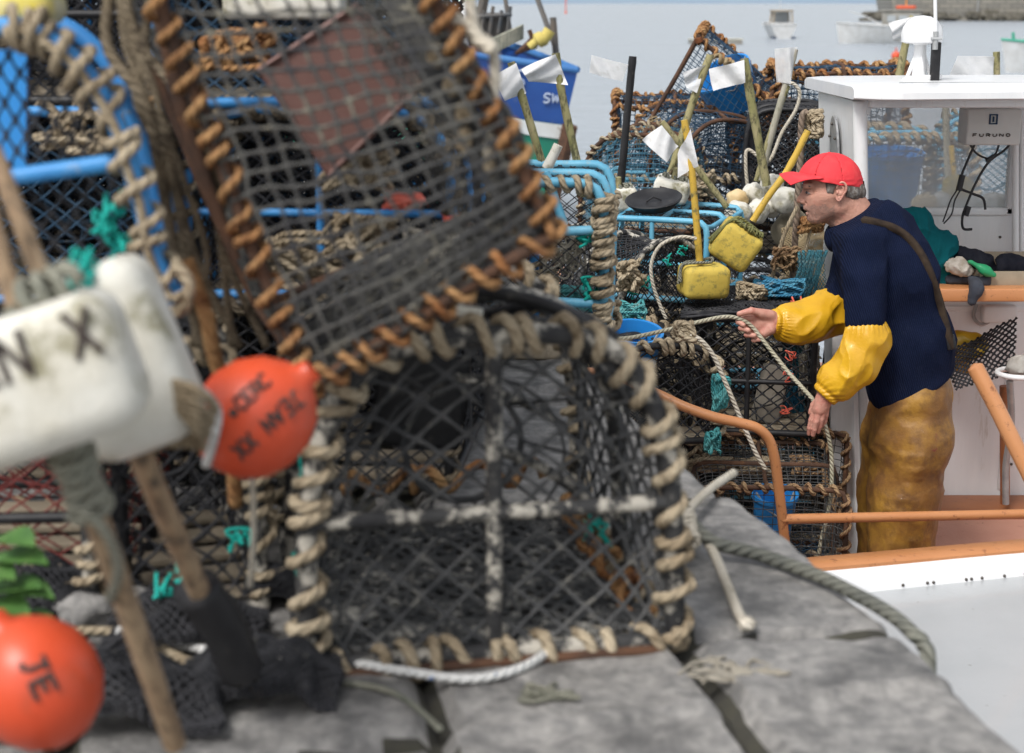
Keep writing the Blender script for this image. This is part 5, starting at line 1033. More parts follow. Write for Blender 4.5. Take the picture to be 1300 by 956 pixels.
    r2, c2, m2 = wbuoy('mossy white rectangular buoy tilted behind the foremost white buoy', (154, 452), (.125, .15, .205), -20, 1.66, 'N', [([(172, 560, 1.66), (205, 640, 1.72), (262, 770, 1.85), (285, 820, 1.9)], .014)], (-.035, .02, .03, .05, .0034), 2)
    g = MB()
    for i in range(4): z_ = 1.60; g.tube(spline([m2 @ (at(*q) - c2) for q in ((222, 486 + i * 9, 1.6), (250, 496 + i * 17, 1.57), (272 - i * 5, 520 + i * 16, 1.60 + .01 * i), (236, 548 + i * 5, 1.63), (165, 552 + i * 3, 1.62))], 6), .0055, 8)
    coil(g, spline([m2 @ (at(*q) - c2) for q in ((150, 560, 1.62), (185, 552, 1.62), (215, 540, 1.63))], 8), .017, .016, .006, seed=9, n=8, seg=12); g.build('rope_binding', M['rope'], r2, smooth='all')
    ties(r2, [at(104, 345, 1.6), at(98, 350, 1.6)], 'net_teal')
    g = MB(); g.tube(spline([at(248, 745, 1.84), at(285, 800, 1.88), at(305, 850, 1.92)], 5), .03, 10); tag(g.build('rubber_sleeve', M['black'], smooth='all'), 'black rubber sleeve on the foot of the shorter wooden pole', 'sleeve')
    # orange red round buoys
    def rbuoy(label, c, Y, rad, rot, lines, seed):
        cc = at(c[0], c[1], Y); root = thing('round_buoy', label, 'buoy', cc)
        g = MB(); R_ = Euler((0, R(rot), 0)).to_matrix(); g.lathe([(0.001, -rad * 1.06), (rad * .35, -rad), (rad * .7, -rad * .76), (rad * .93, -rad * .4), (rad, 0), (rad * .93, rad * .42), (rad * .72, rad * .78), (rad * .42, rad * 1.02), (rad * .24, rad * 1.12), (rad * .2, rad * 1.3), (.001, rad * 1.32)], 40, rot=R_); g.build('float', M['buoy_red'], root)
        g = MB(); v = (Vector((0, 0, EYE)) - cc).normalized(); u_ = Vector((1, 0, 0)); w_ = v.cross(u_).normalized() * -1; w_ = w_ if w_.z > 0 else -w_
        for txt, x0, y0, cw, ch, ang, th in lines:
            ca, sa = math.cos(R(ang)), math.sin(R(ang))
            def f(x, y, ca=ca, sa=sa, x0=x0, y0=y0):
                a, b = x0 + x * ca - y * sa, y0 + x * sa + y * ca; k = math.sqrt(max(.02, 1 - min(.97, a * a + b * b))); d_ = (u_ * a + w_ * b + v * k).normalized(); dl = R_.inverted() @ d_
                zz = dl.z; rr_ = rad * (1.0 if zz < 0 else 1.0 + .05 * zz); return d_ * (rr_ * (1.012 if abs(zz) < .6 else 1.03))
            write(g, txt, f, 0, 0, cw, ch, rad * th, .35, .3)
        g.build('lettering', M['ink'], root); return root, cc
    b1, cb1 = rbuoy('orange red round buoy hand lettered JEAN XX hanging beside the black pot', (322, 531), 1.86, .0735, 50, [('JEAN XX', .66, .46, .15, .27, 222, .03), ('oCERC', -.30, .0, .125, .21, 44, .026)], 1)
    b2, cb2 = rbuoy('orange red round buoy lettered JE low in the bottom left corner', (48, 868), 1.62, .071, -30, [('JE', -.28, .30, .26, .34, -62, .04)], 2)
    g = MB(); g.tube(spline([at(*q) - cb1 for q in ((222, 485, 1.7), (250, 492, 1.74), (275, 520, 1.78), (272, 555, 1.79), (262, 590, 1.82))], 8), .0062, 8); g.build('becket', M['rope_white'], b1, smooth='all')
    rope_thing('thin pale cord hanging straight down under the orange red buoy', [at(320, 610, 1.9), at(322, 680, 1.93), at(318, 745, 1.98)], .004, 'rope_pale')
    # low pots at left
    pot('black framed pot with dark red netting under the white buoys', (-.98, 2.35, .012), (0, 0, R(4)), w=.72, h=.3, l=.5, p=.2, frame='black', fr=.012, nm='tag_red_dark', cell=.045, nr=.0018, rope=None, corner=1, seed=21)
    pD = pot('narrow black pot lashed with pink tinged rope between red buoy and near pot', (-.52, 2.30, .012), (0, 0, R(16)), w=.26, h=.42, l=.5, p=.45, frame='black_barn', fr=.012, nm='net_black', cell=.04, nr=.002, rope='rope', rr=.007, pitch=.04, wr=.019, seed=23, knots=True)
    ties(pD, [at(232, 735, 2.2), at(205, 745, 2.2), at(300, 690, 2.3)], 'net_teal')
    # stones used as weights
    for i, (x, y, s_, l) in enumerate(((115, 775, .055, 'pale rounded stone lying left of the two others by the wooden pole'), (165, 770, .05, 'rounded grey stone lying between two others by the wooden pole'), (208, 790, .045, 'smallest rounded stone, right of the wooden pole'))):
        q = atz(x, y, .03); o = MB().ball((0, 0, 0), (s_, s_ * .8, s_ * .62), 16, amp=.22, fr=2.5).build('stone', M['stone']); o.location = q; tag(o, l, 'stone')
    # ropes on the stones
    rope_thing('white rope flecked with blue lying across the stones in front of the near pot', [atz(150, 800, .03), atz(200, 812, .02), atz(262, 826, .02), atz(340, 850, .014), atz(430, 842, .014), atz(510, 852, .014), atz(590, 862, .014), atz(650, 852, .014), atz(690, 832, .012), atz(720, 800, .012)], .0068, 'rope_white')
    rope_thing('thin grey rope curving below the white one', [atz(120, 845, .015), atz(230, 866, .012), atz(330, 862, .012), atz(420, 866, .012), atz(500, 880, .012), atz(560, 925, .012)], .0045, 'rope_grey')
    rope_thing('thin tan rope trailing behind the bottom left buoy', [atz(90, 800, .03), atz(170, 805, .02), atz(235, 838, .012), atz(280, 850, .012), atz(330, 880, .012)], .007, 'rope')
    g = MB()
    for i in range(3): rr = random.Random(i + 3); g.tube(spline([atz(rr.uniform(660, 740), rr.uniform(868, 890), .008 + rr.uniform(0, .01)) for _ in range(6)], 6), .0035, 7)
    tag(g.build('rope_offcut', M['rope_grey'], smooth='all'), 'thin grey rope offcut on the stones below the near pot', 'rope')
    for i, (x, y, sx, lab) in enumerate(((235, 815, .13, 'heap of dark net between the wooden pole and the near pot'), (150, 905, .16, 'flat heap of dark net at the foot of the longer wooden pole'), (60, 780, .14, 'dark net heap under the leafy weed'), (345, 770, .06, 'small dark net heap against the left side of the near pot'), (330, 885, .12, 'dark net heap at the bottom edge left of the white rope'))):
        q = atz(x, y, .0); g = MB(); rr = random.Random(i + 77)
        def S(u, v, sx=sx, sd=i * 3.1):
            u, v = np.asarray(u, float), np.asarray(v, float); X = (u - .5) * 2; Yv = (v - .5) * 2; rad = np.clip(1 - X ** 2 * .8 - Yv ** 2 * .8, 0, 1); P = np.stack([X * sx, Yv * sx * .6, rad * .035 + .006], -1); return P + np.array([.3, .3, .9]) * .022 * vn3(P + sd, 26) * np.array([1, 1, .5]) + [0, 0, .008]
        for k in range(3): net(g, lambda u, v, k=k: S(u, v) * np.array([1, 1, 1 + .35 * k]), 20, 14, .0021, True, .014, 4)
        o = g.build('net_heap', M['net_black'], smooth='all'); o.location = q; tag(o, lab, 'net')
    rope_thing('thick grey green mooring rope running over the quay edge', [atz(845, 640, .06), atz(870, 657, .055), atz(905, 688, .03), atz(960, 703, .016), atz(1030, 728, .012), atz(1090, 757, .010), atz(1135, 784, .006), atz(1160, 806, -.002), atz(1172, 818, -.012), atz(1172, 818, 0) - EDN * .012 + Vector((0, 0, -.06)), atz(1172, 818, 0) - EDN * .012 + Vector((0, 0, -.4))], .0118, 'rope_moor', n=14, lay=.07)
    g = MB(); g.tube(spline([atz(862, 668, .05), atz(876, 645, .04), atz(905, 618, .022), atz(932, 600, .016)], 8), .0085, 10, lay=.05); g.tube(spline([atz(866, 650, .05), atz(885, 668, .045), atz(905, 700, .02), atz(925, 748, .014), atz(940, 783, .012), atz(950, 793, .014)], 8), .0085, 10, lay=.05)
    g.ball(atz(948, 792, .014), (.014, .013, .012), 10, amp=.2); coil(g, spline([atz(855, 640, .07), atz(868, 665, .06), atz(872, 690, .05)], 5), .018, .018, .008, seed=2, n=8); tag(g.build('rope_tail', M['rope_pale'], smooth='all'), 'pale beige rope tied off at the right corner of the near pot', 'rope')
    g = MB()
    for i in range(9): rr = random.Random(i + 90); c = (rr.uniform(880, 985), rr.uniform(838, 862)); g.tube(spline([atz(c[0] + rr.uniform(-32, 32), c[1] + rr.uniform(-13, 13), .004 + rr.uniform(0, .008)) for _ in range(6)], 6), .0022, 5)
    tag(g.build('twine_scrap', M['rope_pale'], smooth='all'), 'small tangle of pale twine on the cap stone at the bottom', 'twine')
    # black hose and white batten over the top of the near pot
    g = MB(); g.tube(spline([at(545, 392, 2.35), at(600, 372, 2.3), at(660, 378, 2.25), at(720, 398, 2.22), at(775, 438, 2.2)], 8), .0105, 10); g.tube(spline([at(600, 402, 2.4), at(680, 388, 2.35), at(740, 402, 2.3), at(782, 428, 2.25)], 8), .008, 10); tag(g.build('hose', M['black'], smooth='all'), 'black rubber hose lying over the top of the near pot', 'hose')
    g = MB(); g.box(at(592, 396, 2.3), (.05, .03, .014), (0, R(8), 0), bev=.004); tag(g.build('batten', M['white_float']), 'short white plastic batten under the black hose', 'batten')
    # plant
    root = thing('weed_plant', 'green leafy weed growing from the quay at the left edge', 'plant', atz(20, 800, 0))
    g = MB(); L0 = root.location.copy(); rr = random.Random(8)
    for i, (x, y, x2, y2) in enumerate(((-10, 715, 62, 722), (-10, 750, 70, 765), (-5, 690, 45, 700), (-20, 772, 40, 790), (-30, 735, 20, 742), (0, 800, 75, 800), (-15, 760, 55, 752))):
        a, b = at(x, y, 2.0) - L0, at(x2, y2, 1.94) - L0; d = b - a; n_ = Vector((0, -.35, .94)); s_ = d.cross(n_).normalized(); Gd = []
        for t in np.linspace(0, 1, 9):
            wd = .022 * math.sin(math.pi * min(1, t * 1.02 + .02)) ** .8; c = a + d * t + Vector((0, 0, .012 * math.sin(math.pi * t))); Gd.append([c - s_ * wd + Vector((0, 0, .006)), c, c + s_ * wd + Vector((0, 0, .006))])
        g.grid(np.array([[list(q) for q in row] for row in Gd]))
    g.build('leaves', M['leaf'], root, smooth='all'); g = MB(); g.tube([(0, 0, 0), (-.02, .01, .06), (-.03, .02, .14)], .003, 6); g.build('stem', M['leaf'], root)
def left_stack():
    spec = [  # X, Y, level, frame, net, rope, label
        (-.38, 2.98, 0, 'black', 'net_black', 'rope_dark', 'black netted pot on the quay, lowest of the column behind the rusty pot'),
        (-.37, 3.00, 1, 'tube_blue', 'net_black', 'rope_dark', 'blue framed pot with black net, second up behind the rusty pot'),
        (-.40, 2.97, 2, 'tube_blue', 'net_navy', 'rope_rust', 'blue framed pot with dark blue net, topmost behind the rusty pot'),
        (-.92, 2.98, 0, 'black', 'net_black', 'rope_dark', 'black pot on the quay behind the orange red buoy'),
        (-.90, 2.96, 1, 'tube_blue', 'net_navy', 'rope_dark', 'blue framed pot with navy net stacked behind the blue hoop'),
        (-.93, 3.02, 2, 'black', 'net_black', 'rope_rust', 'black pot with rusty rope atop the stack behind the hank of ropes'),
        (-1.45, 2.95, 0, 'black', 'net_black', 'rope_dark', 'black pot on the quay at the left end of the row'),
        (-1.44, 3.0, 1, 'tube_blue', 'net_black', 'rope_dark', 'blue framed pot at the left end, middle layer'),
        (-1.46, 2.97, 2, 'black', 'net_navy', 'rope_dark', 'navy netted pot at the left end, top layer'),
        (-.40, 3.72, 0, 'black', 'net_black', 'rope_dark', 'dark pot on the quay in the second row behind the rusty pot'),
        (-.42, 3.70, 1, 'tube_blue', 'net_navy', 'rope_dark', 'blue framed pot of the second row, middle layer, nearest the trawler'),
        (-.44, 3.74, 2, 'black', 'net_black', 'rope_dark', 'black pot of the second row, top layer, nearest the trawler'),
        (-.96, 3.72, 1, 'black', 'net_black', 'rope_dark', 'black pot of the second row in the middle'),
        (-.98, 3.70, 2, 'tube_blue', 'net_black', 'rope_dark', 'blue framed pot of the second row, top in the middle'),
        (-.96, 3.74, 0, 'black', 'net_black', 'rope_dark', 'black pot of the second row on the quay in the middle'),
        (-1.52, 3.72, 2, 'black', 'net_black', 'rope_dark', 'black pot of the second row, top at the left'),
        (-1.52, 3.72, 1, 'black', 'net_navy', 'rope_dark', 'navy pot of the second row, middle at the left'),
        (-1.52, 3.72, 0, 'black', 'net_black', 'rope_dark', 'black pot of the second row on the quay at the left')]
    for i, (x, y, lv, fr, nm, rp, lab) in enumerate(spec):
        rr = random.Random(i * 7 + 1); pot(lab, (x, y, .012 + lv * .375), (0, 0, R(rr.uniform(-7, 7))), w=.52, h=.36, l=.62, p=rr.choice((.3, .4, .5)), frame=fr, fr=.010, nm=nm, cell=.036, nr=.0024, rope=rp, rr=.008, pitch=.05, lash=('f', 'b', 'tl', 'tr') if lv else ('f',), group='pots stacked on the quay', seed=i, drop=0, corner=(i % 2))
    for i, (x0, x1, y, z1, lab) in enumerate(((-1.75, -.10, 3.40, 1.16, 'added dense black net darkening the gaps between the two rows of stacked pots'), (-1.75, -.12, 4.40, 1.14, 'added dense black net darkening the gaps behind the stacked pots'))):
        g = MB(); S0 = patch((x0, y, .02), (x1, y + .06, .02), (x1 - .03, y, z1), (x0, y, z1), .05)
        S1 = lambda u, v: S0(u, v) + .05 * vn3(S0(u, v), 3.5)
        net(g, S1, 66, 46, .0042 if i == 0 else .0062, True, .012, 3); tag(g.build('backing_net', M['net_black'], smooth='all'), lab, 'net')  # nets added as dark backing, closing the bright gaps in the stack
    # bits of rope and rubbish caught in them
    for i, (x, y, Y, c, mt, lab) in enumerate(((455, 300, 2.9, 5, 'rope', 'beige rope tangle seen through the grey net, right of the brown tub'), (570, 310, 2.85, 6, 'rope_pale', 'pale rope tangle behind the net at its right corner'), (380, 330, 2.9, 5, 'rope', 'brown rope tangle low behind the grey net'), (455, 215, 2.9, 5, 'rope', 'beige rope tangle just under the brown tub'), (300, 60, 2.9, 5, 'rope_rust', 'rusty rope tangle behind the top of the grey net'), (480, 390, 2.95, 4, 'rope', 'dull rope tangle above the near pot'), (100, 170, 2.9, 4, 'rope', 'beige rope tangle behind the blue hoop'), (60, 660, 2.9, 4, 'rope', 'rope tangle behind the dark red netting'))):
        q = at(x, y, Y - .06); g = MB(); tangle(g, (0, 0, 0), (.07, .05, .04), .006, c - 1, 9, i + 60); o = g.build('rope_tangle', M[mt], smooth='all'); o.location = q; tag(o, lab, 'rope')
    for i, (x, y, Y, sx, lab) in enumerate(((512, 256, 2.86, .035, 'coral red twine scrap behind the grey net'), (579, 284, 2.84, .02, 'coral red twine scrap nearest the rusty corner'))):
        g = MB(); tangle(g, (0, 0, 0), (sx, .02, .012), .0055, 5, 6, i + 5); o = g.build('twine_scrap', M['tag_red'], smooth='all'); o.location = at(x, y, Y - .03); tag(o, lab, 'twine')
    # loose white crate at the top
    g = MB(); c = at(362, 14, 3.0); g.box(c + Vector((0, .02, .02)), (.22, .14, .07), bev=.01); tag(g.build('crate', M['white_float']), 'off white crate edge at the top behind the brown tub', 'crate')
    g = MB(); g.tube(spline([at(596, -10, 2.0), at(604, 40, 2.0), at(625, 62, 2.0), at(628, 110, 2.0), at(620, 200, 2.0)], 8), .0075, 8); g.tube(spline([at(560, 10, 2.0), at(595, 38, 2.0), at(612, 55, 1.99), at(628, 64, 1.98)], 8), .009, 8); tag(g.build('rope', M['rope_pale'], smooth='all'), 'pale rope hanging down in front of the trawler hull', 'rope')
M['rope_dark'] = mat('dark weathered rope', (.16, .125, .08), (.30, .25, .18), .9, 9, .0015, 300, c3=(.07, .055, .04), f3=(.48, .64), sc3=24, rope=.004, spec=.15)
M['floor_net'] = mat('fouled mesh with painted sheen', (.03, .032, .034), (.075, .075, .073), .75, 18, .003, 60, c3=(.30, .29, .26), f3=(.52, .62), sc3=22, spec=.5)  # pale blotches also paint in the wet sheen of the pot floor
M['rope_moor'] = mat('dark mooring rope', (.13, .135, .12), (.24, .24, .20), .9, 12, .001, 300, c3=(.07, .08, .06), rope=.007, spec=.2)
M['tag_red_dark'] = mat('dark red twine', (.13, .02, .018), (.18, .03, .025), .8, 20)
foreground(); left_stack()
# ================================================================== THE PILE ON THE BOAT
def pl(x, y, Y): return at(x, y, Y)
def dan(label, Y, pole, r_, pm, flag=None, fl=None, fm='flag', seed=0, name='flag_marker', cat='flag', dY=0.0):
    """cane with a cloth flag, sometimes standing in a float"""
    P = [at(x, y, Y + dY * i) for i, (x, y) in enumerate(pole)]; root = thing(name, label, cat, P[-1]); L = P[-1].copy()
    rr = random.Random(seed); Q = spline([q - L for q in P], 6) ; Q = Q + .004 * vn3(Q + seed, 3); n = len(Q)
    MB().tube(Q, r_ * (1 + .12 * np.sin(np.linspace(0, 17, n)) ** 8 * np.ones(n)), 8).build('pole', M[pm], root)
    if flag:
        c = [at(x, y, Y - .02) - L for x, y in flag]; S = patch(*c, .0); G = []
        for v in np.linspace(0, 1, 14):
            row = []
            for u in np.linspace(0, 1, 16):
                p = S(np.array(u), np.array(v)); w_ = .014 * math.sin(u * 5 + v * 2.5 + seed) + .006 * math.sin(u * 11 + v * 5); p = p + np.array([0, w_, 0]) + .004 * vn3(p[None] * 1.0 + seed, 14)[0]; row.append(p)
            G.append(row)
        G = np.array(G); g = MB().grid(G); g.grid(G + [0, .0015, 0], flip=True); g.build('flag', M[fm], root, smooth='all')
    return root, L
def rbox(label, name, cat, x, y, Y, size, rot, mt, group=None):
    c = at(x, y, Y); root = thing(name, label, cat, c, rot, group); MB().box((0, 0, 0), size, bev=min(size) * .2).build('float', M[mt], root); return root
def pile():
    bt = lambda x, y, Y: at(x, y, Y)
    # ---------- far layer, behind the wheelhouse line
    def pp(lab, x, yb, Y, rot=(0, 0, 0), **k):
        q = at(x, yb, Y); return pot(lab, q, rot, **k)
    G = 'pots piled on the workboat'
    pp('dark blue netted pot lying under the peaked pot, orange rope along its top', 928, 205, 8.4, (0, 0, R(85)), w=.5, h=.36, l=.62, p=.35, frame='rust_dark', nm='net_navy', cell=.034, nr=.0017, rope='rope_rust', rr=.008, pitch=.045, lash=('f', 'b', 'tl', 'tr', 'top'), diamond=False, seed=31, group=G)
    # the peaked pot: standing on one corner, its end open to us
    n = [at(886, 48, 7.9), at(1000, 150, 7.95), at(925, 268, 8.0), at(806, 186, 7.9)]; o = Vector((.10, .5, .05)); f = [p + o for p in n]
    pk, L = hexpot('tall square netted pot tipped up on its corner at the peak of the pile', n, f, frame='rust_dark', fr=.011, nm='net_navy', cell=.034, nr=.0019, faces='nfrt', lash=('nt', 'tl', 'ft'), rope='rope_rust', rr=.0085, wr=.02, pitch=.05, knots=False, sag=.03, seed=4)
    g = MB(); g.tube(A([at(886, 48, 7.88) - L, at(888, 54, 7.88) - L]), [.022, .02], 8); g.build('corner_rust', M['rust'], pk)
    g = MB(); coil(g, lin(at(905, 70, 7.85) - L, at(932, 86, 7.85) - L, 8), .02, .035, .009, seed=9); net(g, patch(at(806, 186, 7.88) - L, at(838, 198, 7.88) - L, at(862, 160, 7.88) - L, at(828, 146, 7.88) - L), 7, 6, .0035, True, .01); g.build('rust_netting', M['net_tan'], pk)
    # blue tub in it
    def tub(lab, x, y, Y, r_, h, rot, hidden=None, name='bucket'):
        root = thing(name, lab, 'bucket', at(x, y, Y), rot); k = .82
        g = MB(); g.lathe([(.001, -h + .006), (r_ * k - .004, -h + .006), (r_ - .005, -.004), (r_ - .004, 0), (r_ + .006, .001), (r_ + .007, -.012), (r_ + .001, -.014), (r_ * k, -h), (.001, -h)], 36); g.build('body', M['bucket'], root)
        g = MB(); g.tube([(-r_ + .01, 0, .002), (-r_ * .5, -r_ * .8, -.03), (0, -r_ * 1.05, -.05), (r_ * .5, -r_ * .8, -.03), (r_ - .01, 0, .002)], .004, 6); g.build('handle', M['galv'], root); return root
    tub('bright blue bucket tipped inside the peaked pot', 915, 92, 8.15, .155, .2, (R(18), R(-32), 0))
    pp('fine meshed pale blue arched pot standing behind the black pole', 806, 292, 7.2, (0, 0, R(-14)), w=.52, h=.44, l=.6, p=.62, frame='rust_dark', nm='net_blue', cell=.022, nr=.0017, rope='rope', rr=.007, pitch=.045, lash=('f', 'm', 'b'), diamond=False, seed=33, funnel=False, group=G)
    pp('large dark netted pot slumped below the blue bucket', 925, 285, 7.5, (R(4), R(8), R(20)), w=.66, h=.5, l=.62, p=.6, frame='rust_dark', nm='net_navy', cell=.03, nr=.0019, rope='rope_rust', rr=.008, pitch=.05, lash=('b',), diamond=False, seed=34, jit=.014, group=G)
    pp('dark pot with sagging black net right of the crossed canes', 1003, 262, 7.1, (0, 0, R(-8)), w=.42, h=.44, l=.6, p=.4, frame='black', nm='net_black', cell=.026, nr=.0036, rope=None, diamond=True, seed=35, jit=.012, group=G)
    pp('fine blue netted pot with orange rope, rising beside the wheelhouse roof', 1030, 206, 7.9, (0, 0, R(4)), w=.46, h=.42, l=.62, p=.4, frame='rust_dark', nm='net_navy', cell=.026, nr=.0018, rope='rope_rust', rr=.009, pitch=.05, lash=('f', 'b', 'tl', 'tr', 'top'), diamond=False, seed=36, group=G)
    pp('orange roped pot showing over the roof near the radar dome', 1138, 160, 7.95, (0, 0, R(88)), w=.46, h=.31, l=.62, p=.3, frame='rust_dark', nm='net_navy', cell=.03, nr=.0018, rope='rope_rust', rr=.010, pitch=.05, lash=('f', 'b', 'tl', 'tr', 'top'), diamond=False, seed=37, group=G)
    # seen through the wheelhouse window
    pp('grey netted pot with thick brown rope seen through the wheelhouse window', 1150, 300, 7.0, (0, 0, R(5)), w=.62, h=.44, l=.6, p=.3, frame='tube_sky', fr=.012, nm='net_grey', cell=.03, nr=.0018, rope='rope', rr=.014, pitch=.045, wr=.02, lash=('f', 'b'), diamond=False, seed=38, group=G)
    pp('light blue framed pot right of the window, behind the cables', 1262, 290, 7.3, (0, 0, R(-10)), w=.5, h=.5, l=.6, p=.4, frame='tube_sky', fr=.014, nm='net_blue', cell=.034, nr=.0018, rope='rope', rr=.009, seed=39, group=G)
    tub('wide blue tub seen through the left part of the wheelhouse window', 1128, 192, 7.25, .16, .3, (R(6), 0, 0))
    pp('pale netted pot under the others in front of the window', 1180, 390, 7.0, (0, 0, R(2)), w=1.1, h=.36, l=.6, p=.3, frame='tube_sky', fr=.012, nm='net_grey', cell=.04, nr=.0018, rope='rope', seed=40, group=G, funnel=False)
    for i, (x, y, c, l) in enumerate(((1175, 262, 'tan_float', 'orange tinted float at the foot of the window'), (1200, 258, 'white_float', 'white float left of two others at the foot of the window'), (1232, 262, 'white_float', 'white float in the middle at the foot of the window'), (1262, 260, 'white_float', 'white float at the right end of the window foot'), (1215, 238, 'yellow_float', 'yellow float above the white ones behind the window'))):
        q = at(x, y, 6.65); o = MB().ball((0, 0, 0), (.06, .05, .05), 12, amp=.15, p=.8).build('float', M[c]); o.location = q; tag(o, l, 'float', 'floats behind the wheelhouse window')
    dan('grey pole standing upright behind the wheelhouse window', 6.9, [(1200, 135), (1206, 280)], .016, 'cane_grey', name='pole', cat='pole')
    dan('slim yellow pole behind the middle of the window', 6.85, [(1208, 185), (1216, 280)], .012, 'yellow_pole', name='pole', cat='pole')
    # ---------- middle layer: light blue cage
    pp('light blue pipe cage with open black netting below the black lid', 826, 378, 6.05, (0, 0, R(-24)), w=.44, h=.31, l=.5, p=.12, frame='tube_sky', fr=.0125, nm='net_black', cell=.05, nr=.0016, rope=None, diamond=True, seed=41, corner=1, rails=True, group=G)
    lid = thing('lid', 'black shallow round lid lying tilted on the blue cage', 'lid', at(830, 256, 6.15), (R(13), R(-7), 0)); MB().lathe([(.001, .0), (.085, .001), (.098, .012), (.108, .018), (.114, .014), (.108, .004), (.09, -.012), (.085, -.02), (.001, -.02)], 40).build('pan', M['black'], lid); MB().tube([(-.03, 0, .004), (0, 0, .02), (.03, 0, .004)], .004, 6).build('handle', M['black'], lid)
    for x, y, lab, tx, rz in ((786, 252, 'squat white square float behind the black lid at its left', None, 4), (853, 240, 'white square float lettered TE behind the black lid', 'TEF', -12)):
        c = at(x, y, 6.4); root = thing('square_float', lab, 'float', c, (R(8), R(-rz), R(rz))); MB().box((0, 0, 0), (.145, .12, .09), bev=.02).build('float', M['white_float'], root)
        MB().tube(lin((0, 0, .04), (.0, 0, .09)), .012, 8).build('stub', M['cane'], root); g = MB(); coil(g, lin((-.06, 0, .048), (.06, 0, .048), 8), .012, .02, .006, seed=3); g.build('rope_binding', M['rope_grey'], root)
        if tx: g = MB(); write(g, 'TE', lambda a, b: Vector((a, -.0612, b)), -.045, -.02, .03, .035, .0035); g.build('lettering', M['ink'], root)
    # white floats in a heap
    for i, (x, y, Y, r_, c, l) in enumerate(((936, 254, 6.7, .048, 'tan_float', 'orange stained float at the upper left of the white heap'), (937, 272, 6.55, .058, 'white_float', 'round white float at the lower left of the heap'), (956, 246, 6.75, .048, 'white_float', 'small white float wrapped in twine beside the crossed canes'), (980, 236, 6.8, .054, 'white_float', 'topmost white float where the crossed canes meet'), (962, 268, 6.6, .052, 'white_float', 'white float in the middle of the heap'), (997, 254, 6.65, .062, 'white_float', 'largest white float behind the yellow pole'), (978, 262, 6.7, .05, 'white_float', 'white float tucked under the largest one'), (1005, 292, 6.75, .085, 'rope_greyf', 'greyish brown float hanging low behind the yellow pole'))):
        q = at(x, y, Y); o = MB().ball((0, 0, 0), (r_, r_ * .9, r_ * .95), 16, (R(i * 20), R(i * 33), 0), amp=.12, p=.85, fr=2.2).build('float', M[c]); o.location = q; tag(o, l, 'float', 'white floats heaped on the pots')
    # net mound
    md = pp('black netted arched pot with a pale rope loop, left of the yellow floats', 840, 440, 5.75, (0, R(6), R(38)), w=.50, h=.40, l=.5, p=.85, frame='black_barn', fr=.013, nm='net_black', cell=.03, nr=.0026, rope=None, diamond=True, seed=42, jit=.012, knots=False, group=G, funnel=False)
    ties(md, [bt(868, 318, 5.7), bt(846, 330, 5.66), bt(822, 358, 5.66), bt(803, 372, 5.66), bt(870, 345, 5.66)], 'net_teal', .0025, 3); 
    # black box pots
    b1 = pp('black box pot topped with bunched net under the hauled rope', 947, 548, 5.50, (0, 0, R(-9)), w=.47, h=.42, l=.5, p=.16, frame='black', fr=.012, nm='net_black', cell=.046, nr=.0022, rope=None, diamond=True, corner=1, knots=True, seed=43, group=G)
    g = MB(); net(g, patch((-.25, -.01, .425), (.25, -.01, .425), (.24, .5, .43), (-.24, .5, .43), .03), 34, 18, .0034, True, .02, 4)
    for k in range(3): g.tube(spline([(-.25 + .0 * k, -.012 + .05 * k * .3, .42 + .008 * k), (-.1, -.02, .43 + .006 * k), (.1, -.015, .425 + .008 * k), (.25, -.01 + .02 * k, .42)], 8) + .006 * vn3(lin((0, k, 0), (1, k, 0), 25), 9), .006, 6)
    g.build('bunched_netting', M['net_black'], b1, smooth='all'); ties(b1, [bt(1012, 382, 5.5), bt(1018, 392, 5.5), bt(1022, 405, 5.5)], 'tag_red', .003, 1); ties(b1, [bt(1004, 450, 5.45), bt(1000, 480, 5.45), bt(998, 520, 5.45)], 'tag_red', .002, 2)
    c = at(978, 500, 5.62); g = MB().box((0, 0, 0), (.10, .05, .22), (0, R(12), R(10)), bev=.012).build('crate', M['crate']); g.location = c; tag(g, 'beige plastic bait crate leaning inside the black box pot', 'crate')
    b2 = pp('black arched pot with chunky beige lashing left of the black box pot', 842, 560, 5.15, (0, R(3), R(14)), w=.40, h=.33, l=.42, p=.5, frame='black', fr=.012, nm='net_black', cell=.042, nr=.002, rope='rope', rr=.0105, pitch=.043, wr=.02, lash=('f', 'b', 'tr'), seed=44, knots=True, group=G)
    tub('blue bucket wedged at the near corner of the chunky lashed pot', 806, 420, 5.25, .094, .16, (R(13), R(3), 0))
    low = pp('low square meshed pot with brown rope along its top edges, nearest on the boat', 972, 800, 4.95, (0, 0, R(-5)), w=.50, h=.50, l=.56, p=.10, frame='rust_dark', fr=.009, nm='net_char', cell=.027, nr=.0016, rope='rope_brown', rr=.0068, pitch=.05, wr=.015, lash=('f', 'b', 'tr', 'tl'), diamond=False, seed=45, jit=.004, group=G, funnel=False)
    pp('square meshed pot behind the nearest low pot, under the black box pot', 965, 690, 5.50, (0, 0, R(4)), w=.62, h=.42, l=.6, p=.10, frame='rust_dark', fr=.009, nm='net_char', cell=.027, nr=.0016, rope='rope_brown', rr=.0068, pitch=.05, wr=.015, lash=('f', 'tr', 'tl'), diamond=False, seed=46, group=G, funnel=False)
    tub('small blue bucket standing in the low square meshed pot', 984, 626, 5.09, .074, .15, (R(9), 0, 0))
    pp('dark pot wedged low between the quay and the lashed pot', 790, 640, 5.3, (0, 0, R(10)), w=.5, h=.40, l=.5, p=.3, frame='black', nm='net_black', cell=.045, nr=.002, rope='rope', rr=.008, seed=47, group=G)
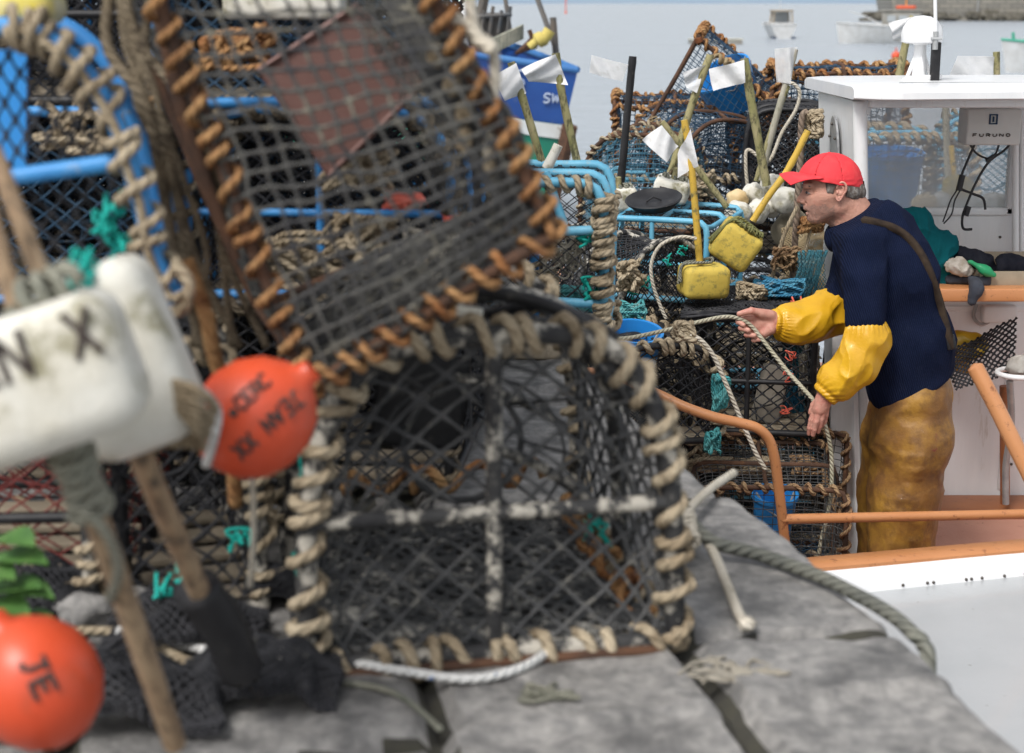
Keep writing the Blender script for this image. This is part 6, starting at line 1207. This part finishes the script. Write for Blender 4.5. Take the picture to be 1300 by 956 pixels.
    # fillers carrying the visible ones
    fills = [(.62, 6.3, 0), (1.0, 6.25, 0), (.62, 6.3, 1), (.98, 6.3, 1), (.55, 6.3, 2), (.45, 7.0, 0), (.9, 7.0, 0), (.5, 7.0, 1), (.95, 7.05, 1), (.5, 7.0, 2), (1.0, 7.05, 2), (.6, 7.75, 1), (1.15, 7.75, 1), (.6, 7.8, 2), (1.15, 7.8, 2), (.62, 7.7, 3), (1.15, 7.75, 3), (1.75, 7.2, 0), (1.75, 7.2, 1), (.38, 5.7, 0), (.5, 5.75, 1), (.95, 5.6, 0)]
    tn = ('beneath', 'second layer', 'third layer', 'upper layer'); 
    for i, (x, y, lv) in enumerate(fills):
        rr = random.Random(i + 200); pot('dark pot, %s layer of pile, %s' % (('bottom', 'second', 'third', 'uppermost')[lv], ['by the quay side under the lashed pot', 'under the black netted mound', 'at the far left edge of the pile', 'under the left half of the blue cage', 'behind the black box pot', 'under the peaked pot', 'under the black pole', 'beneath the white float heap', 'under the slumped dark pot', 'against the wheelhouse wall', 'ahead of the wheelhouse window'][0 if (x < .4 and y < 6) else 1 if (y < 5.9 and x < .6) else 4 if y < 6 else 10 if x > 1.5 else 3 if (y < 6.5 and x < .7) else 9 if y < 6.5 else 2 if x < .52 and y < 7.5 else 7 if y < 7.5 else 6 if x < .7 else 8]), (x, y - .3, DECK + .005 + lv * .37), (0, 0, R(rr.uniform(-10, 10))), w=.5, h=.355, l=.6, p=.35, frame=rr.choice(('black', 'tube_sky', 'black')), nm=rr.choice(('net_black', 'net_navy', 'net_black')), cell=.045, nr=.0022, rope='rope', rr=.009, pitch=.05, lash=('f', 'tr'), group=G, seed=i + 70, jit=.012, n=3, funnel=False)
    # nets and ropes stuffed between
    g = MB(); net(g, patch(bt(1000, 395, 5.9), bt(1045, 400, 5.9), bt(1042, 270, 6.1), bt(995, 290, 6.2), .05), 22, 30, .002, True, .02, 4); tag(g.build('draped_net', M['net_tan'], smooth='all'), 'tan net hanging beside the wheelhouse wall', 'net')
    g = MB()
    for i in range(7): rr = random.Random(i + 31); x = 1002 + i * 5; dx = rr.uniform(-4, 4); g.tube(spline([bt(x + 16 + dx, 318, 5.86), bt(x + 9 - dx, 345, 5.83), bt(x + dx, 375, 5.82), bt(x - 5 - dx, 400, 5.84), bt(x - 4 + dx, 470, 5.86), bt(x - 2, 600, 5.86)], 6), rr.uniform(.006, .0085), 8)
    net(g, patch(bt(1002, 400, 5.80), bt(1046, 396, 5.80), bt(1050, 316, 5.80), bt(1016, 318, 5.80), .02), 8, 12, .0016, True, .01, 4)
    tag(g.build('rope_hank', M['rope_blue2'], smooth='all'), 'hank of blue rope hanging by the white wheelhouse side', 'rope')
    for i, (pts, Y, r_, mt, lab) in enumerate((
        ([(884, 303), (862, 301), (838, 312), (827, 335), (829, 362), (837, 385), (846, 405)], 5.55, .0065, 'rope_pale', 'pale rope looped over the black netted mound'),
        ([(950, 245), (947, 210), (950, 190), (975, 205), (992, 170), (1010, 140), (1015, 118), (1006, 106), (994, 108)], 6.9, .008, 'rope_pale', 'whitish rope curving up beside the grey cane'),
        ([(1026, 142), (1018, 150), (1016, 200), (1012, 260), (1008, 330), (1004, 372), (1000, 420)], 5.95, .0125, 'rope_brownk', 'thick brown rope hanging upright beside the wheelhouse'),
        ([(1036, 262), (1020, 330), (1010, 372)], 5.95, .006, 'rope', 'thin beige rope slanting beside the thick brown rope'),
        ([(1012, 262), (995, 300), (985, 335), (975, 365), (960, 380)], 5.9, .008, 'rope', 'beige rope hanging from the grey float past the tilted yellow float'),
        ([(876, 424), (892, 434), (908, 455), (925, 495), (942, 535), (958, 572), (972, 596)], 4.98, .0078, 'rope_pale', 'pale rope falling from the lashed pot to the low pot'),
        ([(905, 252), (890, 232), (880, 222)], 6.5, .01, 'rope', 'short beige rope left of the white floats'))):
        rope_thing(lab, [bt(x, y, Y) for x, y in pts], r_, mt)
    rope_thing('rope being hauled by the man, running through both his hands', [bt(700, 436, 5.0), bt(765, 430, 5.02), bt(800, 429, 5.05), bt(850, 418, 5.1), bt(890, 408, 5.15), bt(925, 402, 5.185), bt(944, 407, 5.197), bt(956, 416, 5.197), bt(968, 431, 5.18), bt(1000, 472, 5.12), bt(1032, 508, 4.99), bt(1046, 535, 4.96), bt(1055, 575, 4.97), bt(1056, 620, 4.97), bt(1050, 655, 4.97), bt(1042, 690, 4.97), bt(1036, 730, 4.98)], .0072, 'rope_haul', n=10)
    heaps = (((1034, 158), 5.95, (.03, .03, .05), 'rope', .009, 6, 'knotted brown and beige rope hooked beside the wheelhouse top'),
             ((1030, 285), 5.95, (.05, .03, .03), 'rope_rust', .007, 5, 'frayed orange rope end beside the wheelhouse'), ((900, 588), 5.35, (.12, .06, .02), 'rope', .008, 6, 'beige rope heap between the lashed pot and the low pot'),
             ((962, 592), 5.35, (.10, .06, .02), 'rope', .008, 6, 'tangled tan rope on top of the low square meshed pot'), ((1030, 470), 5.7, (.05, .03, .1), 'rope_pale', .005, 6, 'pale cords hanging below the man\'s forearm'),
             ((915, 500), 5.12, (.025, .03, .06), 'rope_teal', .007, 6, 'teal rope knotted to the right side of the lashed pot'), ((905, 560), 5.12, (.025, .03, .04), 'rope_teal', .006, 4, 'teal rope end near the foot of the lashed pot'),
             ((880, 230), 6.5, (.09, .06, .05), 'rope', .009, 8, 'rusty beige rope coils left of the crossed canes'), ((990, 365), 5.75, (.09, .06, .035), 'rope_blue', .006, 9, 'blue and teal rope tangle right of the yellow floats'),
             ((955, 372), 5.7, (.06, .05, .03), 'rope', .007, 6, 'beige rope tangle between the yellow floats'), ((785, 395), 5.4, (.10, .05, .04), 'rope_teal', .006, 7, 'teal twine tangle behind the blue bucket rim'), ((800, 350), 5.6, (.05, .05, .06), 'rope', .009, 6, 'beige rope tangle left of the black netted mound'),
             ((1022, 590), 5.45, (.05, .05, .03), 'rope_brown', .009, 6, 'brown rope tangle at the wheelhouse foot'), ((1010, 520), 5.75, (.03, .03, .1), 'rope_blue', .007, 5, 'blue rope hanging behind the box pot by the wall'),
             ((868, 420), 5.0, (.035, .03, .03), 'rope', .009, 6, 'thick beige knot at the top corner of the lashed pot'), ((1000, 330), 5.9, (.06, .05, .05), 'rope_brown', .006, 6, 'brown rope tangle below the grey float'),
             ((745, 395), 4.6, (.10, .10, .04), 'rope', .009, 8, 'beige and teal rope heap at the foot of the blue pot'), ((700, 380), 4.4, (.12, .08, .04), 'rope_teal', .008, 7, 'teal rope heap below the blue framed pot'), ((660, 365), 4.3, (.1, .08, .05), 'rope', .009, 7, 'beige rope heap at the corner of the blue framed pot'), ((715, 415), 4.35, (.14, .1, .03), 'rope_blue', .007, 9, 'blue rope heap behind the black hose'))
    for i, ((x, y), Y, s_, mt, r_, n_, lab) in enumerate(heaps):
        g = MB(); tangle(g, (0, 0, 0), s_, r_, n_, 9, i + 400); o = g.build('rope_tangle', M[mt], smooth='all'); o.location = at(x, y, Y); tag(o, lab, 'rope')
    # ---------- canes and flags
    dan('white square flag on the left cane in front of the trawler', 4.6, [(650, 78), (668, 135), (692, 218), (700, 250)], .0115, 'cane', [(626, 97), (642, 128), (668, 118), (655, 80)], seed=1)
    dan('white pointed flag on the cane nearest the trawler bow', 4.62, [(706, 68), (714, 120), (734, 218), (740, 250)], .0115, 'cane', [(662, 88), (672, 104), (721, 108), (706, 68)], seed=2)
    dan('thin translucent flag left of the black pole', 6.9, [(803, 72), (796, 150), (787, 250)], .0165, 'black', [(748, 92), (790, 104), (798, 82), (750, 70)], fm='flag_thin', seed=3)
    dan('white flag in front of the peaked pot on a mossy rusty cane', 6.9, [(901, 70), (880, 130), (858, 200), (846, 236)], .0165, 'cane', [(866, 92), (872, 112), (884, 118), (896, 82)], fm='flag_thin', seed=4)
    dan('white oblong flag on the pale cane right of the peaked pot', 6.4, [(945, 74), (955, 130), (968, 205), (974, 236)], .0175, 'cane', [(905, 116), (946, 105), (945, 76), (900, 88)], seed=5)
    dan('faint white flag above the grey slanting cane', 6.7, [(1010, 62), (998, 108), (980, 170), (966, 228)], .0145, 'cane_grey', [(986, 104), (1003, 106), (1012, 60), (983, 62)], fm='flag_thin', seed=6)
    dan('crumpled white flag on the diagonal mossy cane', 6.3, [(840, 154), (862, 182), (890, 220), (922, 262)], .0125, 'cane', [(816, 178), (846, 206), (862, 186), (840, 158)], seed=7)
    dan('translucent flag beside the radar dome', 7.6, [(1160, 20), (1150, 52), (1138, 112)], .0185, 'cane', [(1128, 30), (1134, 52), (1150, 54), (1160, 20)], fm='flag_thin', seed=8)
    dan('pale oblong flag above the right end of the roof', 7.2, [(1264, 66), (1265, 130)], .016, 'cane', [(1206, 98), (1262, 98), (1262, 72), (1214, 70)], fm='flag_thin', seed=9)
    dan('short white slat poking up between the two left canes', 4.5, [(708, 184), (693, 214)], .014, 'white_float', name='slat', cat='slat')
    dan('short mossy stick left of the yellow pole top', 6.5, [(872, 150), (862, 185), (852, 215)], .012, 'cane', name='stick', cat='stick')
    dan('crossing cane behind the white floats', 6.7, [(1000, 108), (975, 180), (960, 230)], .013, 'cane', name='cane', cat='pole')
    # yellow marker floats
    r1, L1 = dan('upright yellow pole in a square yellow float with a white pennant', 5.6, [(869, 152), (876, 200), (883, 270), (889, 335)], .0125, 'yellow_pole', [(860, 226), (887, 211), (877, 164), (861, 196)], seed=11, name='marker_buoy', cat='buoy')
    c = at(893, 356, 5.62) - L1; MB().box(c, (.172, .13, .12), (R(4), R(2), R(14)), bev=.026).build('float', M['yellow_float'], r1)
    g = MB(); cc = c + Vector((0, 0, .062)); g.tube(spline([cc + Vector(q) for q in ((-.088, -.05, -.06), (-.085, -.05, 0), (-.04, -.055, .012), (.02, -.02, .008), (.03, .0, .02), (0, .02, .012), (-.03, 0, .01), (-.08, -.02, .0), (-.094, -.03, -.07))], 6), .0055, 8); g.build('rope_binding', M['rope_grey'], r1, smooth='all')
    r2, L2 = dan('slanting yellow pole in a yellow float tipped on its side', 5.75, [(1026, 165), (1000, 215), (975, 250), (955, 282)], .0125, 'yellow_pole', None, seed=12, name='marker_buoy', cat='buoy')
    c = at(934, 310, 5.78) - L2; RB = Euler((R(6), R(33), R(-6))).to_matrix(); MB().box(c, (.165, .13, .15), RB, bev=.026).build('float', M['yellow_float'], r2)
    g = MB(); g.tube(spline([c + RB @ Vector(q) for q in ((-.088, -.05, -.04), (-.07, -.05, .076), (-.02, -.045, .085), (.03, -.03, .09), (.06, 0, .085), (0, .03, .085), (-.06, 0, .08), (-.092, 0, -.04))], 6), .006, 8); coil(g, spline([c + RB @ Vector(q) for q in ((-.05, -.03, .083), (0, -.05, .086), (.06, -.03, .084))], 5), .01, .012, .0045, seed=3); g.build('rope_binding', M['rope_moss'], r2, smooth='all')
    # ---------- blue framed pots at the quay edge, nearer than the boat
    q = at(682, 425, 4.1); bp = pot('light blue pipe pot bound with thick beige rope at the quay edge', (q.x, q.y, .07), (0, 0, R(-6)), w=.35, h=.41, l=.5, p=.22, frame='tube_sky', fr=.0135, nm='net_black', cell=.04, nr=.0015, rope='rope', rr=.0095, pitch=.038, wr=.023, lash=('f', 'tr', 'tl'), corner=0, seed=51, rails=False, basemat='wood')
    g = MB(); 
    for a, b in (((-.175, 0, .27), (.175, 0, .29)), ((.02, 0, .44), (.07, 0, .3)), ((-.175, .02, .1), (.17, 0, .09))): g.tube(lin(a, b), .0125, 10)
    g.build('cross_bar', M['tube_sky'], bp); g = MB(); tangle(g, (.06, .12, .2), (.06, .06, .06), .003, 9, 8, 3); g.build('twine_bundle', M['rope_pale'], bp)
    g = MB(); coil(g, lin((.175, -.01, .02), (.175, -.01, .38), 14), .024, .022, .0085, seed=12, n=8); g.build('corner_lashing', M['rope'], bp, smooth='all'); ties(bp, [bt(748, 362, 4.1), bt(752, 372, 4.1), bt(742, 305, 4.1)], 'net_teal', .004, 5)
    q = at(610, 400, 3.9); pot('deep blue framed pot left of the light blue one', (q.x - .08, 4.3, .05), (0, 0, R(5)), w=.45, h=.40, l=.5, p=.3, frame='tube_blue', fr=.014, nm='net_black', cell=.04, nr=.0018, rope='rope', rr=.009, pitch=.04, wr=.02, seed=52)
    g = MB()
    for i in range(1): g.box((0, 0, .03), (.40, .52, .05), bev=.01)
    pal = g.build('pallet_board', M['wood']); q = at(682, 425, 4.1); pal.location = (q.x, q.y + .25, .0); tag(pal, 'weathered board under the light blue pot', 'board')
def clothes():
    Y = 5.88
    def blob(name, lab, cat, mt, prims, bounds, f1=9, amp=.012, seed=0, h=.006, pad=.05, YY=Y, st=(1, 1, 1), thin=None):
        q = lambda x, y, dy=0: np.array(list(at(x, y, YY + dy)))
        def f(p):
            d = None
            for a, b, ra, rb in prims: e = rc(p, q(*a), q(*b), ra, rb); d = e if d is None else smin(d, e, .035)
            return d + .3 * amp - fold(p @ np.array([[.8, 0, .6], [0, 1, 0], [-.6, 0, .8]]), f1, amp, st, seed) - fold(p, f1 * 2.3, amp * .4, st, seed + 3)
        P = np.array([q(*b) for b in bounds]); V, F = surfnet(f, P.min(0) - pad, P.max(0) + pad, h); o = MB().add(V, F).build(name, M[mt], smooth='all'); return tag(o, lab, cat)
    blob('jacket', 'teal green jacket heaped on the shelf behind the man', 'jacket', 'teal_cloth', [((1128, 288), (1158, 284), .06, .062), ((1140, 300), (1182, 312), .06, .055), ((1165, 318), (1196, 312), .055, .05), ((1178, 325), (1196, 338), .05, .042), ((1172, 346), (1196, 357), .036, .026)], [(1110, 258, -.09), (1225, 368, .09)], seed=2, amp=.020, f1=11, st=(1, 1, .5), h=.005)
    blob('dark_clothes', 'black clothing bunched in the middle of the orange shelf', 'clothing', 'black_cloth', [((1218, 322), (1252, 330), .026, .022), ((1240, 335), (1262, 345), .02, .02)], [(1205, 312, -.05), (1272, 352, .05)], seed=8, amp=.010, f1=14)
    blob('dark_clothes', 'black clothing in the wooden tray at the right end of the shelf', 'clothing', 'black_cloth', [((1275, 335), (1320, 340), .04, .045), ((1285, 350), (1330, 352), .03, .03)], [(1262, 318, -.07), (1335, 366, .07)], seed=12, amp=.012, f1=12)
    blob('grey_trousers', 'dark grey garment with one end hanging over the shelf edge', 'clothing', 'slate_cloth', [((1205, 354, -.03), (1250, 356, -.05), .017, .018), ((1235, 358, -.10), (1240, 366, -.13), .02, .018), ((1240, 366, -.13), (1234, 382, -.135), .017, .013), ((1255, 356, -.02), (1290, 356, -.02), .018, .02)], [(1195, 345, -.17), (1300, 390, .04)], seed=16, amp=.007, f1=15)
    blob('rag', 'crumpled white and beige rags beside the teal jacket', 'rag', 'rag_cloth', [((1206, 338, -.06), (1222, 345, -.06), .018, .016), ((1218, 332, -.06), (1232, 344, -.06), .013, .013)], [(1198, 325, -.1), (1242, 355, 0)], seed=21, amp=.009, f1=24, h=.004)
    blob('green_glove', 'bright green rubber glove lying on the shelf', 'glove', 'green_rub', [((1232, 333, -.08), (1252, 344, -.08), .009, .010), ((1250, 343, -.08), (1262, 349, -.08), .010, .007)], [(1226, 326, -.11), (1268, 354, -.05)], seed=25, amp=.003, f1=20, h=.004)
    c = at(1290, 342, 5.93); root = thing('wooden_tray', 'shallow wooden tray at the right end of the shelf', 'tray', c); 
    for p_, s_ in (((-.02, -.1, -.02), (.30, .012, .06)), ((-.02, .12, .0), (.30, .012, .10)), ((-.165, .01, -.01), (.012, .22, .08))): MB().box(p_, s_, bev=.002).build('side_board', M['wood'], root)
    MB().box((-.02, .01, -.05), (.29, .21, .008)).build('base', M['wood'], root)
    blob('oilskin', 'folded yellow oilskin hanging in the black net below the shelf', 'oilskin', 'oil_yellow2', [((1195, 436), (1238, 430), .032, .036), ((1212, 452), (1246, 438), .045, .03), ((1210, 468), (1225, 470), .02, .02)], [(1180, 415, -.06), (1262, 485, .06)], seed=31, amp=.012, f1=8, YY=5.99, st=(.6, 1, 1.5))
    g = MB(); net(g, patch(at(1200, 446, 5.90), at(1212, 496, 5.88), at(1285, 472, 5.88), at(1292, 402, 5.92), -.05), 9, 11, .0032, True, .008, 5, True); tag(g.build('net_bag', M['net_black'], smooth='all'), 'black knotted net slung below the shelf', 'net')
M['flag_thin'] = M['flag'].copy(); M['flag_thin'].name = 'thin flag cloth'
def thinflag():
    t = M['flag_thin'].node_tree; o = t.nodes['Material Output']; tr = t.nodes.new('ShaderNodeBsdfTransparent'); mx = t.nodes.new('ShaderNodeMixShader'); mx.inputs[0].default_value = .62
    t.links.new(tr.outputs[0], mx.inputs[1]); t.links.new(t.nodes['Principled BSDF'].outputs[0], mx.inputs[2]); t.links.new(mx.outputs[0], o.inputs[0])
thinflag()
M['rope_greyf'] = mat('brown grey float', (.2, .17, .12), (.32, .28, .2), .8, 9, .003, 50, c3=(.1, .1, .06))
M['rope_blue2'] = mat('dull blue teal rope', (.03, .12, .17), (.08, .25, .30), .9, 14, .001, 200, c3=(.2, .22, .19), f3=(.5, .7), rope=.004, spec=.15)
M['rope_brown'] = mat('brown rope', (.25, .14, .07), (.36, .24, .13), .9, 14, c3=(.12, .07, .05), rope=.004)
M['rope_brownk'] = mat('dark brown rope', (.17, .12, .09), (.26, .2, .15), .9, 14, c3=(.1, .07, .05), rope=.005)
M['rope_haul'] = mat('hauling rope', (.36, .34, .24), (.46, .43, .33), .85, 16, c3=(.2, .19, .12), f3=(.55, .75), rope=.003)
M['rope_moss'] = mat('mossy rope', (.16, .17, .06), (.26, .25, .1), .9, 16, c3=(.1, .1, .05), rope=.003)
M['net_grey2'] = mat('pale grey twine', (.13, .13, .125), (.22, .21, .19), .85, 12, c3=(.07, .07, .07))
M['teal_cloth'] = mat('teal cloth', (.003, .075, .09), (.005, .11, .13), .9, 7, .001, 200, spec=.12)
M['black_cloth'] = mat('black cloth', (.012, .013, .02), (.025, .026, .035), .95, 12, .002, 120, spec=.1)
M['slate_cloth'] = mat('slate cloth', (.03, .035, .05), (.05, .055, .07), .9, 12, .001, 160)
M['rag_cloth'] = mat('rag', (.55, .5, .44), (.35, .3, .24), .9, 40, .001, 160, c3=(.6, .2, .18), f3=(.66, .7), sc3=60)
M['green_rub'] = mat('green rubber', (.02, .30, .12), (.03, .36, .15), .4, 12)
M['oil_yellow2'] = mat('old yellow oilskin', (.50, .33, .02), (.42, .26, .02), .4, 5, .002, 30, c3=(.2, .12, .02), coat=.2)
pile(); clothes()
